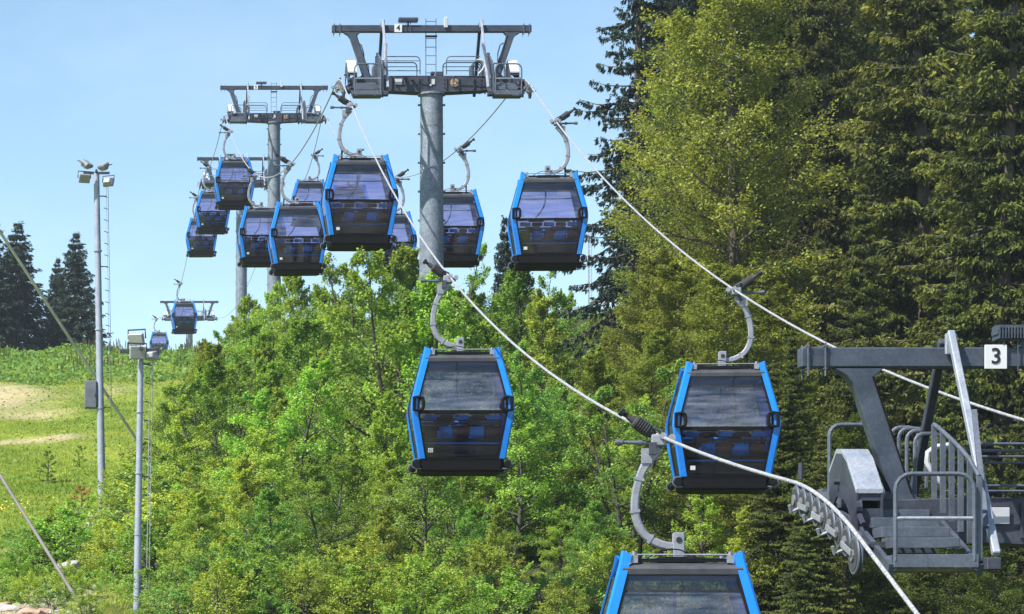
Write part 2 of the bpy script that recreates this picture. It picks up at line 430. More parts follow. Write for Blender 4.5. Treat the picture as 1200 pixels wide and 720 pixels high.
mf = n.new("ShaderNodeMix"); mf.data_type = 'RGBA'; l.new(af.outputs['Fac'], mf.inputs['Factor']); l.new(mb.outputs['Result'], mf.inputs['A']); l.new(flo.outputs['Color'], mf.inputs['B'])
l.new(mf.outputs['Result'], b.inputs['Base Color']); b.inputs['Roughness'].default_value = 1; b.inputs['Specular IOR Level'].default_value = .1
bp = n.new("ShaderNodeBump"); bp.inputs['Strength'].default_value = .6; bp.inputs['Distance'].default_value = .12; l.new(n_b.outputs['Fac'], bp.inputs['Height']); l.new(bp.outputs[0], b.inputs['Normal'])
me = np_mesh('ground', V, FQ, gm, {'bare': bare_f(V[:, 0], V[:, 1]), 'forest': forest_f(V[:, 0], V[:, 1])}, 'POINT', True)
go = bpy.data.objects.new('ground', me); COL.objects.link(go); tag(go, kind='structure')

# ------------------------------------------------------------------ the line: towers, ropes
AZ = 0.0; CA, SA = 1.0, 0.0
T4X, T4Y = 10.46, 86.8
def LP(s, lat, z): return Vector((T4X - s * SA + lat * CA, T4Y + s * CA + lat * SA, z))
def s_of_D(D, lat): return (D - T4Y - lat * SA) / CA
#  tower: s, gantry z, near slope, far slope
TW = {3: (-57.1, 3.386, .41, .13), 4: (0.0, 19.94, .44, .02), 5: (73.8, 33.58, .36, -.03), 6: (108.2, 35.9, .10, -.09), 7: (209.2, 39.6, .14, .12)}
HB = 1.38                                    # half length of a sheave battery
def rope_c(k, y):                            # rope height (world) over tower k at local y
    s_, zg, sn, sf = TW[k]
    return zg - (1.46 if k == 3 else 1.55) + (sn + sf) / 2 * y + (sf - sn) / (4 * HB) * y * y
SAG = {(3, 4): 2.08, (4, 5): 3.15, (5, 6): .7, (6, 7): 2.7}
SAGR = {(5, 6): 2.2, (3, 4): 2.05}
def rope_z(s, side=-1):
    ks = sorted(TW)
    for k in ks:
        if abs(s - TW[k][0]) <= HB + 1e-6: return rope_c(k, s - TW[k][0])
    if s < TW[3][0]:
        y = s - TW[3][0] + HB; return rope_c(3, -HB) + .41 * y + .0009 * y * y
    for a, b_ in zip(ks, ks[1:]):
        s0, s1 = TW[a][0] + HB, TW[b_][0] - HB
        if s0 < s < s1:
            z0, z1 = rope_c(a, HB), rope_c(b_, -HB); t_ = (s - s0) / (s1 - s0)
            sg = SAG[(a, b_)] if side < 0 else SAGR.get((a, b_), SAG[(a, b_)])
            return z0 + (z1 - z0) * t_ - 4 * sg * t_ * (1 - t_)
    y = s - TW[7][0] - HB
    return rope_c(7, HB) + .12 * y
def make_rope(side, label):
    ss = list(np.arange(-90, 245, 1.3)) + [TW[k][0] + d for k in TW for d in np.linspace(-HB, HB, 12)]
    ss = sorted(ss)
    m_ = MB(); m_.tube([LP(s, 2.8 * side, rope_z(s, side)) for s in ss], .022, 8)
    o = m_.build('haul_rope', 'rope', smooth=True)
    tag(o, label, 'cable', 'haul ropes of the gondola lift')
make_rope(-1, 'left steel haul rope running from bottom right up over the left ends of the towers')
make_rope(1, 'right steel haul rope crossing the dark trees behind the numbered gantry in front')

def make_tower(k, label, digit):
    s_, zg, sn, sf = TW[k]
    base = LP(s_, 0, zg)
    gz = float(ground(base.x, base.y))
    t_ = empty('lift_tower', (base.x, base.y, gz - .3), AZ, label=label, cat='lift tower', group='towers of the gondola lift')
    H0 = zg - gz + .3                                         # gantry height above the empty
    big = k == 3 or k == 4
    P = lambda x, y, z: Vector((x, y, z + H0))
    # column
    m_ = MB(); m_.lathe((0, 0, 0), (0, 0, 1), [(0, .42), (H0 - 2.02, .345)], 24)
    m_.build('column', 'steel_col', t_, smooth=True)
    MB().lathe((0, 0, H0 - 2.03), (0, 0, 1), [(0, .42), (.06, .42)], 24).build('column_flange', 'steel_col', t_)
    m_ = MB()
    zz = H0 - 2.32
    while zz > 1:
        m_.box((-.37, 0, zz), (.09, .12, .045)); m_.box((.37, 0, zz), (.09, .12, .045)); zz -= .88
    m_.each('column_bolt', 'steel_col', t_)
    zz = H0 - 3.0
    m_ = MB()
    while zz > 2:
        m_.lathe((0, 0, zz), (0, 0, 1), [(0, .352 + .02 * (1 - zz / H0)), (.03, .356 + .02 * (1 - zz / H0))], 24); zz -= 2.9
    m_.each('weld_ring', 'steel_col', t_)
    # crossbeam: box girder tapering to the ends
    m_ = MB()
    def sec(x, zt, zb, hw): return [P(x, -hw, zt), P(x, hw, zt), P(x, hw, zb), P(x, -hw, zb)]
    m_.loft([sec(-2.45, -1.5, -1.80, .17), sec(-1.5, -1.47, -1.93, .22), sec(-.4, -1.47, -1.98, .24), sec(.4, -1.47, -1.98, .24), sec(1.5, -1.47, -1.93, .22), sec(2.45, -1.5, -1.80, .17)])
    m_.build('crossbeam', 'steel_dark', t_, bevel=.012)
    m_ = MB()
    for x in (-1.25, -.8, -.42, .42, .8, 1.25): m_.box(P(x, -.25, -1.71), (.025, .05, .36))
    m_.each('beam_stiffener', 'steel_dark', t_)
    # plates on the crossbeam face
    MB().box(P(-1.04, -.262, -1.66), (.22, .012, .17)).build('blank_plate', 'white', t_, bevel=.004)
    o = MB().lathe(P(.67, -.245, -1.69), (0, -1, 0), [(0, .13), (.02, .13), (.025, .10)], 20).build('round_badge', 'rust', t_)
    MB().lathe(P(.67, -.272, -1.69), (0, -1, 0), [(0, .05), (.01, .05)], 14).build('badge_centre', 'white', o)
    m_ = MB(); m_.box(P(.02, -.262, -1.66), (.10, .012, .16)); m_.box(P(-.06, -.262, -1.76), (.05, .012, .05)); m_.build('number_plate', 'white', t_)
    m_ = MB(); m_.box(P(.22, -.12, -1.40), (.22, .2, .12)); m_.box(P(.02, -.1, -1.38), (.12, .2, .09)); m_.lathe(P(-.63, -.26, -1.6), (0, -1, 0), [(0, .05), (.12, .05)], 10)
    m_.each('junction_box', 'steel_dark', t_, bevel=.01)
    # gantry beam with U bolts
    MB().box(P(0, 0, 0), (6.08, .2, .205)).build('gantry_beam', 'steel', t_, bevel=.012) if k == 3 else MB().box(P(0, 0, 0), (6.08, .2, .205)).build('gantry_beam', 'steel_dark', t_, bevel=.012)
    for sx in (-1, 1):
        m_ = MB()
        for x in (2.98, 2.80):
            m_.tube([P(sx * x, -.125, .15), P(sx * x, -.125, -.20)], .010, 6); m_.tube([P(sx * x, .125, .15), P(sx * x, .125, -.20)], .010, 6)
            m_.box(P(sx * x, 0, .115), (.03, .27, .018)); m_.box(P(sx * x, 0, -.118), (.03, .27, .018))
        m_.build('u_bolt_clamp', 'rail', t_)
    # slanted struts
    for sx in (-1, 1):
        m_ = MB()
        def ss(x, hw, z, hy=.09): return [P(sx * (x - hw), -hy, z), P(sx * (x + hw), -hy, z), P(sx * (x + hw), hy, z), P(sx * (x - hw), hy, z)]
        m_.loft([ss(2.44, .25, -.108), ss(2.44, .24, -.13), ss(2.42, .15, -.19), ss(2.38, .118, -.28), ss(2.00, .118, -1.40), ss(2.0, .20, -1.49)])
        m_.build('strut', 'steel', t_, bevel=.01)
    if k in (3, 4):
        for sx in (-1, 1):
            for x in (2.27, 2.37, 2.51, 2.61):
                MB().lathe(P(sx * x, -.07, -.155), (0, 0, 1), [(0, .018), (.03, .018)], 6).build('bolt', 'rail', t_)
            for z in (-1.56, -1.68, -1.80):
                MB().lathe(P(sx * 1.44, -.24, z), (0, -1, 0), [(0, .018), (.022, .018)], 6).build('bolt', 'rail', t_)
                MB().lathe(P(sx * .34, -.25, z), (0, -1, 0), [(0, .018), (.022, .018)], 6).build('bolt', 'rail', t_)
            MB().tube([P(sx * 2.30, -.1, -.2), P(sx * 2.12, -.11, -.75), P(sx * 1.90, -.11, -1.42)], .010, 5).build('cable', 'rubberblk', t_)
    # lifting frames: an A of tubes along the line at each side
    for sx in (-1, 1):
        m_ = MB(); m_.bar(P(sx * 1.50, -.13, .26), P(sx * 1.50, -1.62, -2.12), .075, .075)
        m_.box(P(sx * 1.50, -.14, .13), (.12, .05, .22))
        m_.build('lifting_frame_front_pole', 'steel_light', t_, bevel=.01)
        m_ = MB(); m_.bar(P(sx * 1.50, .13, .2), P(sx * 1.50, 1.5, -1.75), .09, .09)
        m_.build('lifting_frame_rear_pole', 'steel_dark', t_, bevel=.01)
    # ladder in the middle
    m_ = MB()
    for x in (-.155, .155): m_.tube([P(x, .17, -1.47), P(x, .17, .36)], .013, 6)
    lad = m_.build('ladder', 'rail', t_)
    z = -1.3
    while z < .3:
        MB().tube([P(-.155, .17, z), P(.155, .17, z)], .011, 6).build('rung', 'rail', lad); z += .262
    MB().box(P(0, .10, -.2), (.36, .1, .05)).build('ladder_bracket', 'steel_dark', lad)
    # centre railings
    for sx in (-1, 1):
        for yy in (-.42, .42):
            f = lambda u, v, yy=yy: P(sx * u, yy, v)
            m_ = MB(); m_.tube([f(1.42, -.93)] + arc(.53, -1.06, .13, 90, 180, 4, f) + [f(.40, -1.47)], .017, 7)
            m_.tube([f(1.42, -1.06), f(.40, -1.06)], .013, 6); m_.tube([f(1.42, -1.36), f(.40, -1.36)], .015, 6)
            m_.build('railing', 'rail', t_)
    # sign plate, ribbed unit, antenna
    sp = MB().box(P(-1.03, -.125, 0), (.23, .02, .25)).build('sign_plate', 'signw', t_, bevel=.003)
    if digit:
        text_mesh(digit, .23, 'black', 'digit', sp, P(-1.03, -.137, 0))
    m_ = MB(); m_.box(P(-.72, -.05, .26), (.60, .20, .05)); m_.tube([P(-.72, -.05, .1), P(-.72, -.05, .24)], .03, 8); m_.tube([P(-.80, -.13, -.15), P(-.80, -.13, .2)], .008, 5); m_.tube([P(-.66, -.13, -.15), P(-.66, -.13, .2)], .008, 5)
    o = m_.build('cooling_unit', 'steel', t_)
    for i in range(19): MB().box(P(-1.0 + i * .031, -.05, .26), (.012, .24, .14)).build('fin', 'steel', o)
    m_ = MB(); m_.box(P(.42, -.14, .17), (.12, .07, .32)); m_.build('antenna_box', 'white', t_, bevel=.012)
    # side platforms, batteries, hoods
    for sx in (-1, 1):
        plat = empty('platform'); plat.parent = t_
        zr = lambda y: rope_c(k, y) - zg
        steps = []
        yv = -1.62; i = 0
        while yv < 1.5:
            zc = zr(yv + .15) + (-.04 if yv < -1.3 else .0) - .16
            mt = MB()
            xa, xb = 1.74, 2.46
            if i == 0:
                zf = zc - .02
                mt.box(P(sx * (xa + xb) / 2, yv, zf), (xb - xa + .12, .05, .13))
                mt.box(P(sx * (xb + .04), yv + .20, zf - .02), (.04, .40, .16)); mt.box(P(sx * (xa - .04), yv + .20, zf - .02), (.04, .40, .16))
            else:
                zf = zc
                mt.box(P(sx * ((xa + xb) / 2 + .0), yv, zf), (xb - xa - .04, .035, .105))
                mt.box(P(sx * (xb - .03), yv + .17, zf), (.035, .33, .105)); mt.box(P(sx * (xa + .03), yv + .17, zf), (.035, .33, .105))
            stp = mt.build('step', 'rail', plat, bevel=.004)
            mg = MB()
            for q in range(9 if i == 0 else 7):
                x0 = xa + .05 + (xb - xa - .1) * q / (8 if i == 0 else 6)
                mg.bar(P(sx * x0 - .03, yv + .03, zf + .02), P(sx * x0 + .03, yv + .31, zf + .02), .012, .035)
            mg.box(P(sx * (xa + xb) / 2, yv + .12, zf + .02), (xb - xa - .12, .012, .03)); mg.box(P(sx * (xa + xb) / 2, yv + .22, zf + .02), (xb - xa - .12, .012, .03))
            mg.build('grating', 'rail' if i else 'tan', stp)
            steps.append((yv, zf)); yv += .34; i += 1
        # longitudinal stringers under the steps
        [MB().bar(a, c, .05, .12).build('stringer', 'steel', plat) for xx in (1.66, 2.54) for a, c in [(P(sx * xx, steps[0][0], steps[0][1] - .09), P(sx * xx, steps[4][0], steps[4][1] - .09)), (P(sx * xx, steps[4][0] + .03, steps[4][1] - .09), P(sx * xx, steps[-1][0], steps[-1][1] - .09))]]
        m_ = MB(); y0, z0 = steps[0]
        m_.box(P(sx * 2.1, y0 + .22, z0 - .085), (.80, .40, .03)); m_.build('underside_panel', 'tan', plat)
        m_ = MB(); m_.box(P(sx * 1.56, y0 + .02, z0 - .03), (.14, .3, .12)); m_.build('end_bracket', 'steel_dark', plat, bevel=.008)
        # front end hoop and mid rail
        f = lambda u, v: P(sx * u, y0 - .01, v)
        MB().tube(hoop(f, 1.72, 2.50, z0, z0 + .86, .16), .022, 8).build('railing', 'rail', plat)
        MB().tube([f(1.72, z0 + .42), f(2.50, z0 + .42)], .020, 8).build('railing', 'steel_light', plat)
        # toe/side posts climbing with the steps on the inner side
        prev = None
        for (y_, z_) in [(a_, b_ + (a_ - y0) * .05) for a_, b_ in [(y0 + .30 * q_, np.interp(y0 + .30 * q_, [t0[0] for t0 in steps], [t0[1] for t0 in steps])) for q_ in range(6)]]:
            top = P(sx * 1.66, y_ + .03, z_ + .84)
            m_ = MB(); m_.box((P(sx * 1.66, y_ + .03, z_) + top) / 2, (.05, .04, .84)); m_.build('railing_post', 'rail', plat)
            if prev is not None:
                MB().tube([prev, top], .022, 7).build('handrail', 'rail', plat)
            prev = top
        # inner rear hoops
        for yy in (.6, .9, 1.2, 1.5):
            zz = zr(yy) - .1
            f = lambda u, v, yy=yy: P(sx * u, yy, v)
            MB().tube(hoop(f, 1.36, 1.66, zz, zz + .68, .10), .022, 7).build('railing', 'rail', plat)
        # outer rear hoop reaching over the sheaves
        zz = zr(1.4) - .35
        f = lambda u, v: P(sx * u, 1.25, v)
        MB().tube(hoop(f, 1.8, 2.40, zz, zz + .95, .12), .024, 8).build('railing', 'rail', plat)
        MB().tube([f(1.8, zz + .42), f(2.40, zz + .42)], .018, 8).build('railing', 'rail', plat)
        # side hoop along the strut
        f = lambda u, v: P(sx * (1.95 + .0), .28 + u, v)
        m_ = MB(); m_.tube([P(sx * 2.02, .2, -1.45), P(sx * 2.05, .2, -.7), P(sx * 2.12, .22, -.45), P(sx * 2.2, .22, -.38), P(sx * 2.27, .2, -.42)], .018, 7); m_.build('grab_rail', 'rail', plat)
        if True:
            m_ = MB(); m_.tube([P(sx * 1.47, .2, -1.32), P(sx * 1.58, .2, -1.2), P(sx * 1.65, .2, -1.07), P(sx * 1.64, .2, -.97), P(sx * 1.56, .2, -.91), P(sx * 1.4, .2, -.89)], .03, 8); m_.build('curved_pipe', 'white', plat, smooth=True)
            MB().bar(P(sx * 1.45, -.75, -.62), P(sx * 1.58, -1.55, -1.85), .05, .05).build('frame_brace', 'rail', plat)
        # sheave battery
        bat = empty('sheave_battery'); bat.parent = t_
        NS = 9
        for q in range(NS):
            yy = -1.30 + q * 2.35 / (NS - 1)
            rr = .15 if q else .19
            zc = zr(yy) - rr - .03
            c = P(sx * 2.80, yy, zc)
            sh = MB().lathe(c - Vector((.028, 0, 0)), (1, 0, 0), [(0, rr), (.012, rr + .010), (.02, rr - .010), (.036, rr - .010), (.044, rr + .010), (.056, rr)], 20).build('sheave', 'rail', bat, smooth=True)
            MB().lathe(c - Vector((.034, 0, 0)), (1, 0, 0), [(0, rr - .03), (.068, rr - .03)], 16).build('rim', 'rubber', sh)
            MB().lathe(c - Vector((.05, 0, 0)), (1, 0, 0), [(0, .06), (.10, .06)], 10).build('hub', 'sheave', sh)
        for q in range(0, NS - 1, 2):
            y1 = -1.30 + q * 2.35 / (NS - 1); y2 = y1 + 2.35 / (NS - 1)
            z1, z2 = zr(y1) - .2, zr(y2) - .2
            m_ = MB(); m_.bar(P(sx * 2.74, y1 - .04, z1), P(sx * 2.74, y2 + .04, z2), .016, .06); m_.bar(P(sx * 2.86, y1 - .04, z1), P(sx * 2.86, y2 + .04, z2), .016, .06)
            m_.tube([P(sx * 2.9, (y1 + y2) / 2, (z1 + z2) / 2 - .02), P(sx * 2.98, (y1 + y2) / 2, (z1 + z2) / 2 - .05), P(sx * 3.0, (y1 + y2) / 2 - .02, (z1 + z2) / 2 + .02)], .02, 6)
            m_.build('rocker_arm', 'hanger', bat)
        m_ = MB()
        m_.bar(P(sx * 2.64, -1.1, zr(-1.1) - .24), P(sx * 2.64, 1.1, zr(1.1) - .24), .08, .14)
        m_.bar(P(sx * 2.62, -.7, zr(-.7) - .30), P(sx * 2.3, 0, -1.62), .10, .14); m_.bar(P(sx * 2.62, .7, zr(.7) - .30), P(sx * 2.3, 0, -1.62), .10, .14)
        m_.build('battery_beam', 'steel_dark', bat, bevel=.008)
        # rope catcher / cover hood next to the strut
        m_ = MB()
        x0, x1 = 2.32, 2.60
        pr = [(-.56, -1.40), (-.2, -1.06), (.0, -.95), (.22, -.93), (.5, -1.12)]
        pr_old = [(-.95, zr(-.95) + .14), (-.45, zr(-.5) + .46), (.0, zr(0) + .56), (.25, zr(.25) + .55), (.5, zr(.5) + .45)]
        m_.loft([[P(sx * x0, a, c), P(sx * x1, a, c), P(sx * x1, a, c - .05), P(sx * x0, a, c - .05)] for a, c in pr])
        m_.build('cover_hood', 'white' if k != 3 else 'steel_light', bat, bevel=.004)
        m_ = MB()
        for xx in (x0 + .012, x1 - .012):
            m_.loft([[P(sx * xx - .01, a, c - .04), P(sx * xx + .01, a, c - .04), P(sx * xx + .01, a, max(-1.92, c - .5)), P(sx * xx - .01, a, max(-1.92, c - .5))] for a, c in pr])
        m_.box(P(sx * (x0 + x1) / 2, -.50, -1.75), (x1 - x0 - .03, .04, .30)); m_.box(P(sx * (x0 + x1) / 2, -.52, -1.47), (x1 - x0 - .03, .04, .10))
        m_.box(P(sx * (x0 + x1) / 2, -.75, -2.0), (x1 - x0 - .05, .7, .06))
        m_.build('hood_side', 'steel_dark', bat)
        m_ = MB(); m_.tube([P(sx * 2.5, .1, zr(.1) + .15), P(sx * 2.66, .1, zr(.1) + .15)], .03, 8); m_.tube([P(sx * 2.5, .1, zr(.1) + .15), P(sx * 2.56, -.3, zr(-.3) + .05), P(sx * 2.56, -.7, zr(-.7) - .1)], .03, 6)
        m_.lathe(P(sx * 2.60, -.5, zr(-.5) + .02), (1, 0, 0), [(0, .09), (.06, .09)], 12)
        m_.box(P(sx * 2.1, -.75, zr(-.7) - .38), (.5, .12, .08)); pass
        m_.tube([P(sx * 2.66, 1.45, zr(1.4) + .02), P(sx * 2.66, 1.45, zr(1.4) + .2)], .03, 8)
        m_.each('rope_catcher', 'steel_dark', bat)
        # flat grey shield between strut and platform
        m_ = MB(); m_.box(P(sx * 1.68, -.35, -1.28), (.16, .03, .75)); m_.box(P(sx * 1.68, -.35, -.86), (.10, .03, .12)); m_.build('shield_plate', 'steel', t_) if k != 3 else None
    return t_
make_tower(3, 'nearest grey steel lift tower with white sign 3 at right edge before dark spruces', '3')
make_tower(4, 'large lift tower with sign 4 standing tall above the green thicket', '4')
make_tower(5, 'middle distance lift tower just left of and behind the tower with sign 4', '5')
make_tower(6, 'lift tower half hidden by gondolas with its thin column left of the middle distance tower', None)
make_tower(7, 'farthest small lift tower on the meadow crest behind two gondolas', None)

# ------------------------------------------------------------------ gondolas
ZT, ZK = 2.30, 1.10
def blend(z, a, k_, b_):
    """half width profile: a at z=0, k_ at the kink, b_ at the top, rounded at the kink"""
    def lin(z): return a + (k_ - a) * z / ZK if z < ZK else k_ + (b_ - k_) * (z - ZK) / (ZT - ZK)
    w_ = .22
    if abs(z - ZK) < w_: 
        return sum(lin(z + d) for d in (-.18, -.09, 0, .09, .18)) / 5
    return lin(z)
hx = lambda z: blend(z, .91, 1.10, .79)
hy = lambda z: blend(z, .76, .93, .68)
ZL = [0, .3, .6, .85, .95, 1.03, 1.09, 1.15, 1.22, 1.3, 1.45, 1.7, 2.0, 2.2, 2.30]
def cabin(side):
    """side -1: hangs from the left rope.  Origin: rope clamp."""
    t_ = empty('gondola_cabin')
    cx = -side * .22                                  # cabin centre towards the tower line
    zb = -3.90                                        # cabin floor below the rope
    P = lambda x, y, z: Vector((x + cx, y, z + zb))
    # four blue corner pillars
    for sx in (-1, 1):
        for sy in (-1, 1):
            secs = []
            for z in ZL:
                X_, Y_ = hx(z), hy(z); w_, d_, c = .138, .10, .028
                pts = [(X_ - w_, Y_), (X_ - c, Y_), (X_, Y_ - c), (X_, Y_ - d_), (X_ - .03, Y_ - d_), (X_ - w_, Y_ - .04)]
                dz = .05 if z == ZT else 0
                secs.append([P(sx * px_, sy * py_, z + (dz if i_ > 0 and i_ < 4 else 0)) for i_, (px_, py_) in enumerate(pts)])
            MB().loft(secs).build('corner_post', 'blue', t_, smooth=True)
            # dark seal beside the pillar
            secs = [[P(sx * (hx(z) - .138), sy * (hy(z) - .012), z), P(sx * (hx(z) - .175), sy * (hy(z) - .012), z), P(sx * (hx(z) - .175), sy * (hy(z) - .06), z), P(sx * (hx(z) - .138), sy * (hy(z) - .06), z)] for z in ZL[:-2]]
            MB().loft(secs).build('window_seal', 'rubberblk', t_)
    def panel(name, mat, axis, sgn, z0, z1, m0, m1, inset, nz_=6, nx_=8, bow=.05, th=.0, parent=t_):
        m_ = MB(); rows = []
        for j in range(nz_ + 1):
            z = z0 + (z1 - z0) * j / nz_
            row = []
            for i in range(nx_ + 1):
                u = -1 + 2 * i / nx_
                if axis == 'y':
                    p = P(u * (hx(z) - (m0 + (m1 - m0) * j / nz_)), sgn * (hy(z) - inset + bow * (1 - u * u)), z)
                else:
                    p = P(sgn * (hx(z) - inset + bow * (1 - u * u)), u * (hy(z) - (m0 + (m1 - m0) * j / nz_)), z)
                row.append(p)
            rows.append(row)
        b = len(m_.v)
        for row in rows: m_.v.extend(tuple(p) for p in row)
        n_ = nx_ + 1
        for j in range(nz_):
            for i in range(nx_):
                q = b + j * n_ + i; m_.f.append((q, q + 1, q + 1 + n_, q + n_))
        if th:
            off = Vector((0, -sgn * th, 0)) if axis == 'y' else Vector((-sgn * th, 0, 0))
            b2 = len(m_.v); m_.v.extend(tuple(Vector(p) + off) for p in m_.v[b:b2])
            for f_ in list(m_.f): m_.f.append(tuple(i + (b2 - b) for i in f_)[::-1])
            B = [i for i in range(nx_)] 
            for i in range(nx_):
                m_.f.append((b + i, b + i + 1, b2 + i + 1, b2 + i)); q = nz_ * n_ + i; m_.f.append((b + q, b + q + 1, b2 + q + 1, b2 + q))
            for j in range(nz_):
                q = j * n_; m_.f.append((b + q, b + q + n_, b2 + q + n_, b2 + q)); q += nx_; m_.f.append((b + q, b + q + n_, b2 + q + n_, b2 + q))
        return m_.build(name, mat, parent, smooth=True)
    for sg in (-1, 1):
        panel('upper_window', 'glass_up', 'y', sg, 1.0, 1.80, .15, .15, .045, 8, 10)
        panel('lower_window', 'glass_lo', 'y', sg, .04, .93, .15, .15, .05, 5, 10)
        panel('window_bar', 'rubberblk', 'y', sg, .93, 1.0, .15, .15, .04, 1, 10, th=.03)
        panel('header_panel', 'glass_lo', 'y', sg, 1.83, 2.02, .15, .15, .045, 2, 10)
        panel('header_bar', 'carbody', 'y', sg, 1.80, 1.83, .15, .15, .042, 1, 10, th=.03)
        # sliding doors on the long sides
        d = panel('door', 'carbody', 'x', sg, .03, .62, .10, .10, .045, 3, 8, th=.03)
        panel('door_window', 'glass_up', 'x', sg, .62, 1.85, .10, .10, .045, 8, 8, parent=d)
        for u in (-1, 1):
            secs = [[P(sg * (hx(z) - .02), u * .03, z), P(sg * (hx(z) + .012), u * .03, z), P(sg * (hx(z) + .012), u * .07, z), P(sg * (hx(z) - .02), u * .07, z)] for z in ZL[:-2]]
            MB().loft(secs).build('door_seal', 'rubberblk', d)
        panel('side_header', 'carbody', 'x', sg, 1.85, 2.02, .10, .10, .045, 2, 8, th=.03)
    # roof: shallow dish with grey rim
    m_ = MB(); secs = []
    for (z, k_) in ((2.0, .03), (2.03, -.02), (2.12, -.03), (2.16, .02), (2.20, .16), (2.215, .5)):
        X_, Y_ = hx(2.05) - .1 - k_, hy(2.05) - .035 - k_
        secs.append([P(-X_, -Y_, z), P(X_, -Y_, z), P(X_, Y_, z), P(-X_, Y_, z)])
    m_.loft(secs); roof = m_.build('roof', 'roof', t_, bevel=.01)
    m_ = MB()
    for yy in (-.62, .62): m_.tube([P(-.76, yy, 2.30), P(.76, yy, 2.30)], .012, 6)
    for xx in (-.62, .62):
        for yy in (-.62, .62):
            m_.box(P(xx, yy, 2.24), (.09, .09, .10)); m_.tube([P(xx, yy, 2.2), P(xx, yy, 2.34)], .03, 6)
    m_.each('ski_rail_piece', 'hanger', roof)
    m_ = MB(); m_.box(P(0, 0, 2.24), (.62, 1.0, .08)); m_.box(P(0, -.56, 2.23), (1.3, .06, .05)); m_.build('roof_frame', 'carbody', roof, bevel=.01)
    m_ = MB(); m_.tube([P(.12 * i - .5 if i else -.5, -.55, 2.22 + .16 * math.sin(i * .5)) for i in range(7)], .009, 5); m_.build('cable', 'rubberblk', roof)
    # floor box and bumper
    m_ = MB(); secs = []
    for (z, k_) in ((-.27, .10), (-.24, .04), (-.05, .02), (0.03, .0)):
        X_, Y_ = .90 - k_, .76 - k_; c = .06
        secs.append([P(-X_ + c, -Y_, z), P(X_ - c, -Y_, z), P(X_, -Y_ + c, z), P(X_, Y_ - c, z), P(X_ - c, Y_, z), P(-X_ + c, Y_, z), P(-X_, Y_ - c, z), P(-X_, -Y_ + c, z)])
    m_.loft(secs); fl = m_.build('floor', 'rubberblk', t_, bevel=.008)
    for sx in (-1, 1):
        for sy in (-1, 1):
            f = lambda u, v: P(sx * u, sy * .72, v)
            pts = [f(.84, -.01), f(.95, -.01)] + arc(.95, -.11, .10, 90, -90, 8, f) + [f(.84, -.21)]
            MB().tube(pts, .017, 7).build('corner_bumper', 'rail', fl, smooth=True)
            m_ = MB(); m_.lathe(P(sx * .95, sy * .72 - .05, -.11), (0, 1, 0), [(0, .075), (.10, .075)], 14); m_.build('bumper_roller', 'rubberblk', fl)
        MB().tube([P(sx * .96, -.68, -.12), P(sx * .96, .68, -.12)], .045, 8).build('side_bumper', 'rubberblk', fl)
    # black D handles at the kink of each end
    for sy in (-1, 1):
        for sx in (-1, 1):
            f = lambda u, v: P(sx * u, sy * (hy(1.13) + .035), v)
            xo = hx(1.13) - .06
            pts = [f(xo, 1.27), f(xo - .10, 1.27)] + arc(xo - .12, 1.20, .07, 90, 180, 3, f) + arc(xo - .12, 1.07, .07, 180, 270, 3, f) + [f(xo - .10, 1.0), f(xo, 1.0)]
            MB().tube(pts, .038, 7, closed=True).build('handle', 'rubberblk', t_, smooth=True)
    # two benches, back to the end windows
    for sy in (-1, 1):
        bn = MB().box(P(0, sy * .42, .40), (1.6, .36, .08)).build('bench', 'seatdark', t_, bevel=.02)
        for i, x in enumerate((-.66, -.33, 0, .33, .66)):
            mt = 'seatblue' if i in (1, 3) else 'seatbrown'
            MB().box(P(x, sy * .62, .56), (.29, .06, .26)).build('backrest', mt, bn, bevel=.02)
            MB().box(P(x, sy * .68, .86), (.29, .06, .11)).build('headrest', 'seatdark' if i in (1, 3) else 'seatblue', bn, bevel=.02)
        MB().box(P(0, sy * .65, .745), (1.66, .05, .05)).build('bench_rail', 'seatdark', bn)
        for x in (-.36, .36): MB().box(P(x, sy * .70, .97), (.44, .07, .09)).build('head_pad', 'seatdark', bn, bevel=.02)
        MB().box(P(0, sy * .60, .17), (1.55, .06, .20)).build('bench_base', 'seatdark', bn)
        MB().box(P(0, sy * .64, .33), (1.6, .04, .035)).build('bench_trim', 'seatblue' , bn)
    # curved black wiper-like arm behind the end glass
    f = lambda x, z: P(x, -(hy(z) - .085), z)
    MB().tube([f(-.10, 1.82), f(-.10, 1.62), f(-.12, 1.45), f(-.17, 1.3), f(-.25, 1.17), f(-.38, 1.02)], .022, 6).build('inner_arm', 'rubberblk', t_)
    pl = MB().box(P(-.66, -.80, .17), (.10, .012, .085)).build('number_plate', 'white', t_)
    # hanger: plate, curved arm, damper, grip
    sx = side
    H = lambda x, z, y=0: Vector((x, y, z))
    m_ = MB()
    xp = cx
    def plate(x0, x1, z0, z1, y0, y1): m_.box(((x0 + x1) / 2, (y0 + y1) / 2, (z0 + z1) / 2), (x1 - x0, y1 - y0, z1 - z0))
    plate(xp - .075, xp + .075, zb + 2.2, zb + 2.62, -.11, -.075); plate(xp - .075, xp + .075, zb + 2.2, zb + 2.62, .075, .11)
    plate(xp - .14, xp + .14, zb + 2.2, zb + 2.27, -.15, .15)
    pl = m_.build('suspension_plate', 'hanger', t_, bevel=.012)
    MB().lathe((xp, -.112, zb + 2.52), (0, -1, 0), [(0, .04), (.008, .04)], 12).build('plate_hole', 'black', pl)
    # arm: swept rounded box, wide in the plane
    path = [(.03, -.16), (.20, -.34), (.285, -.50), (.345, -.75), (.36, -.95), (.335, -1.12), (.25, -1.29), (.12, -1.39), (-.02, -1.45), (-.20, -1.47)]
    pts = [Vector((sx * a, 0, c)) for a, c in path]
    # smooth
    for _ in range(1):
        q = [pts[0]]
        for a, c in zip(pts, pts[1:]): q += [a * .75 + c * .25, a * .25 + c * .75]
        pts = q + [pts[-1]]
    secs = []
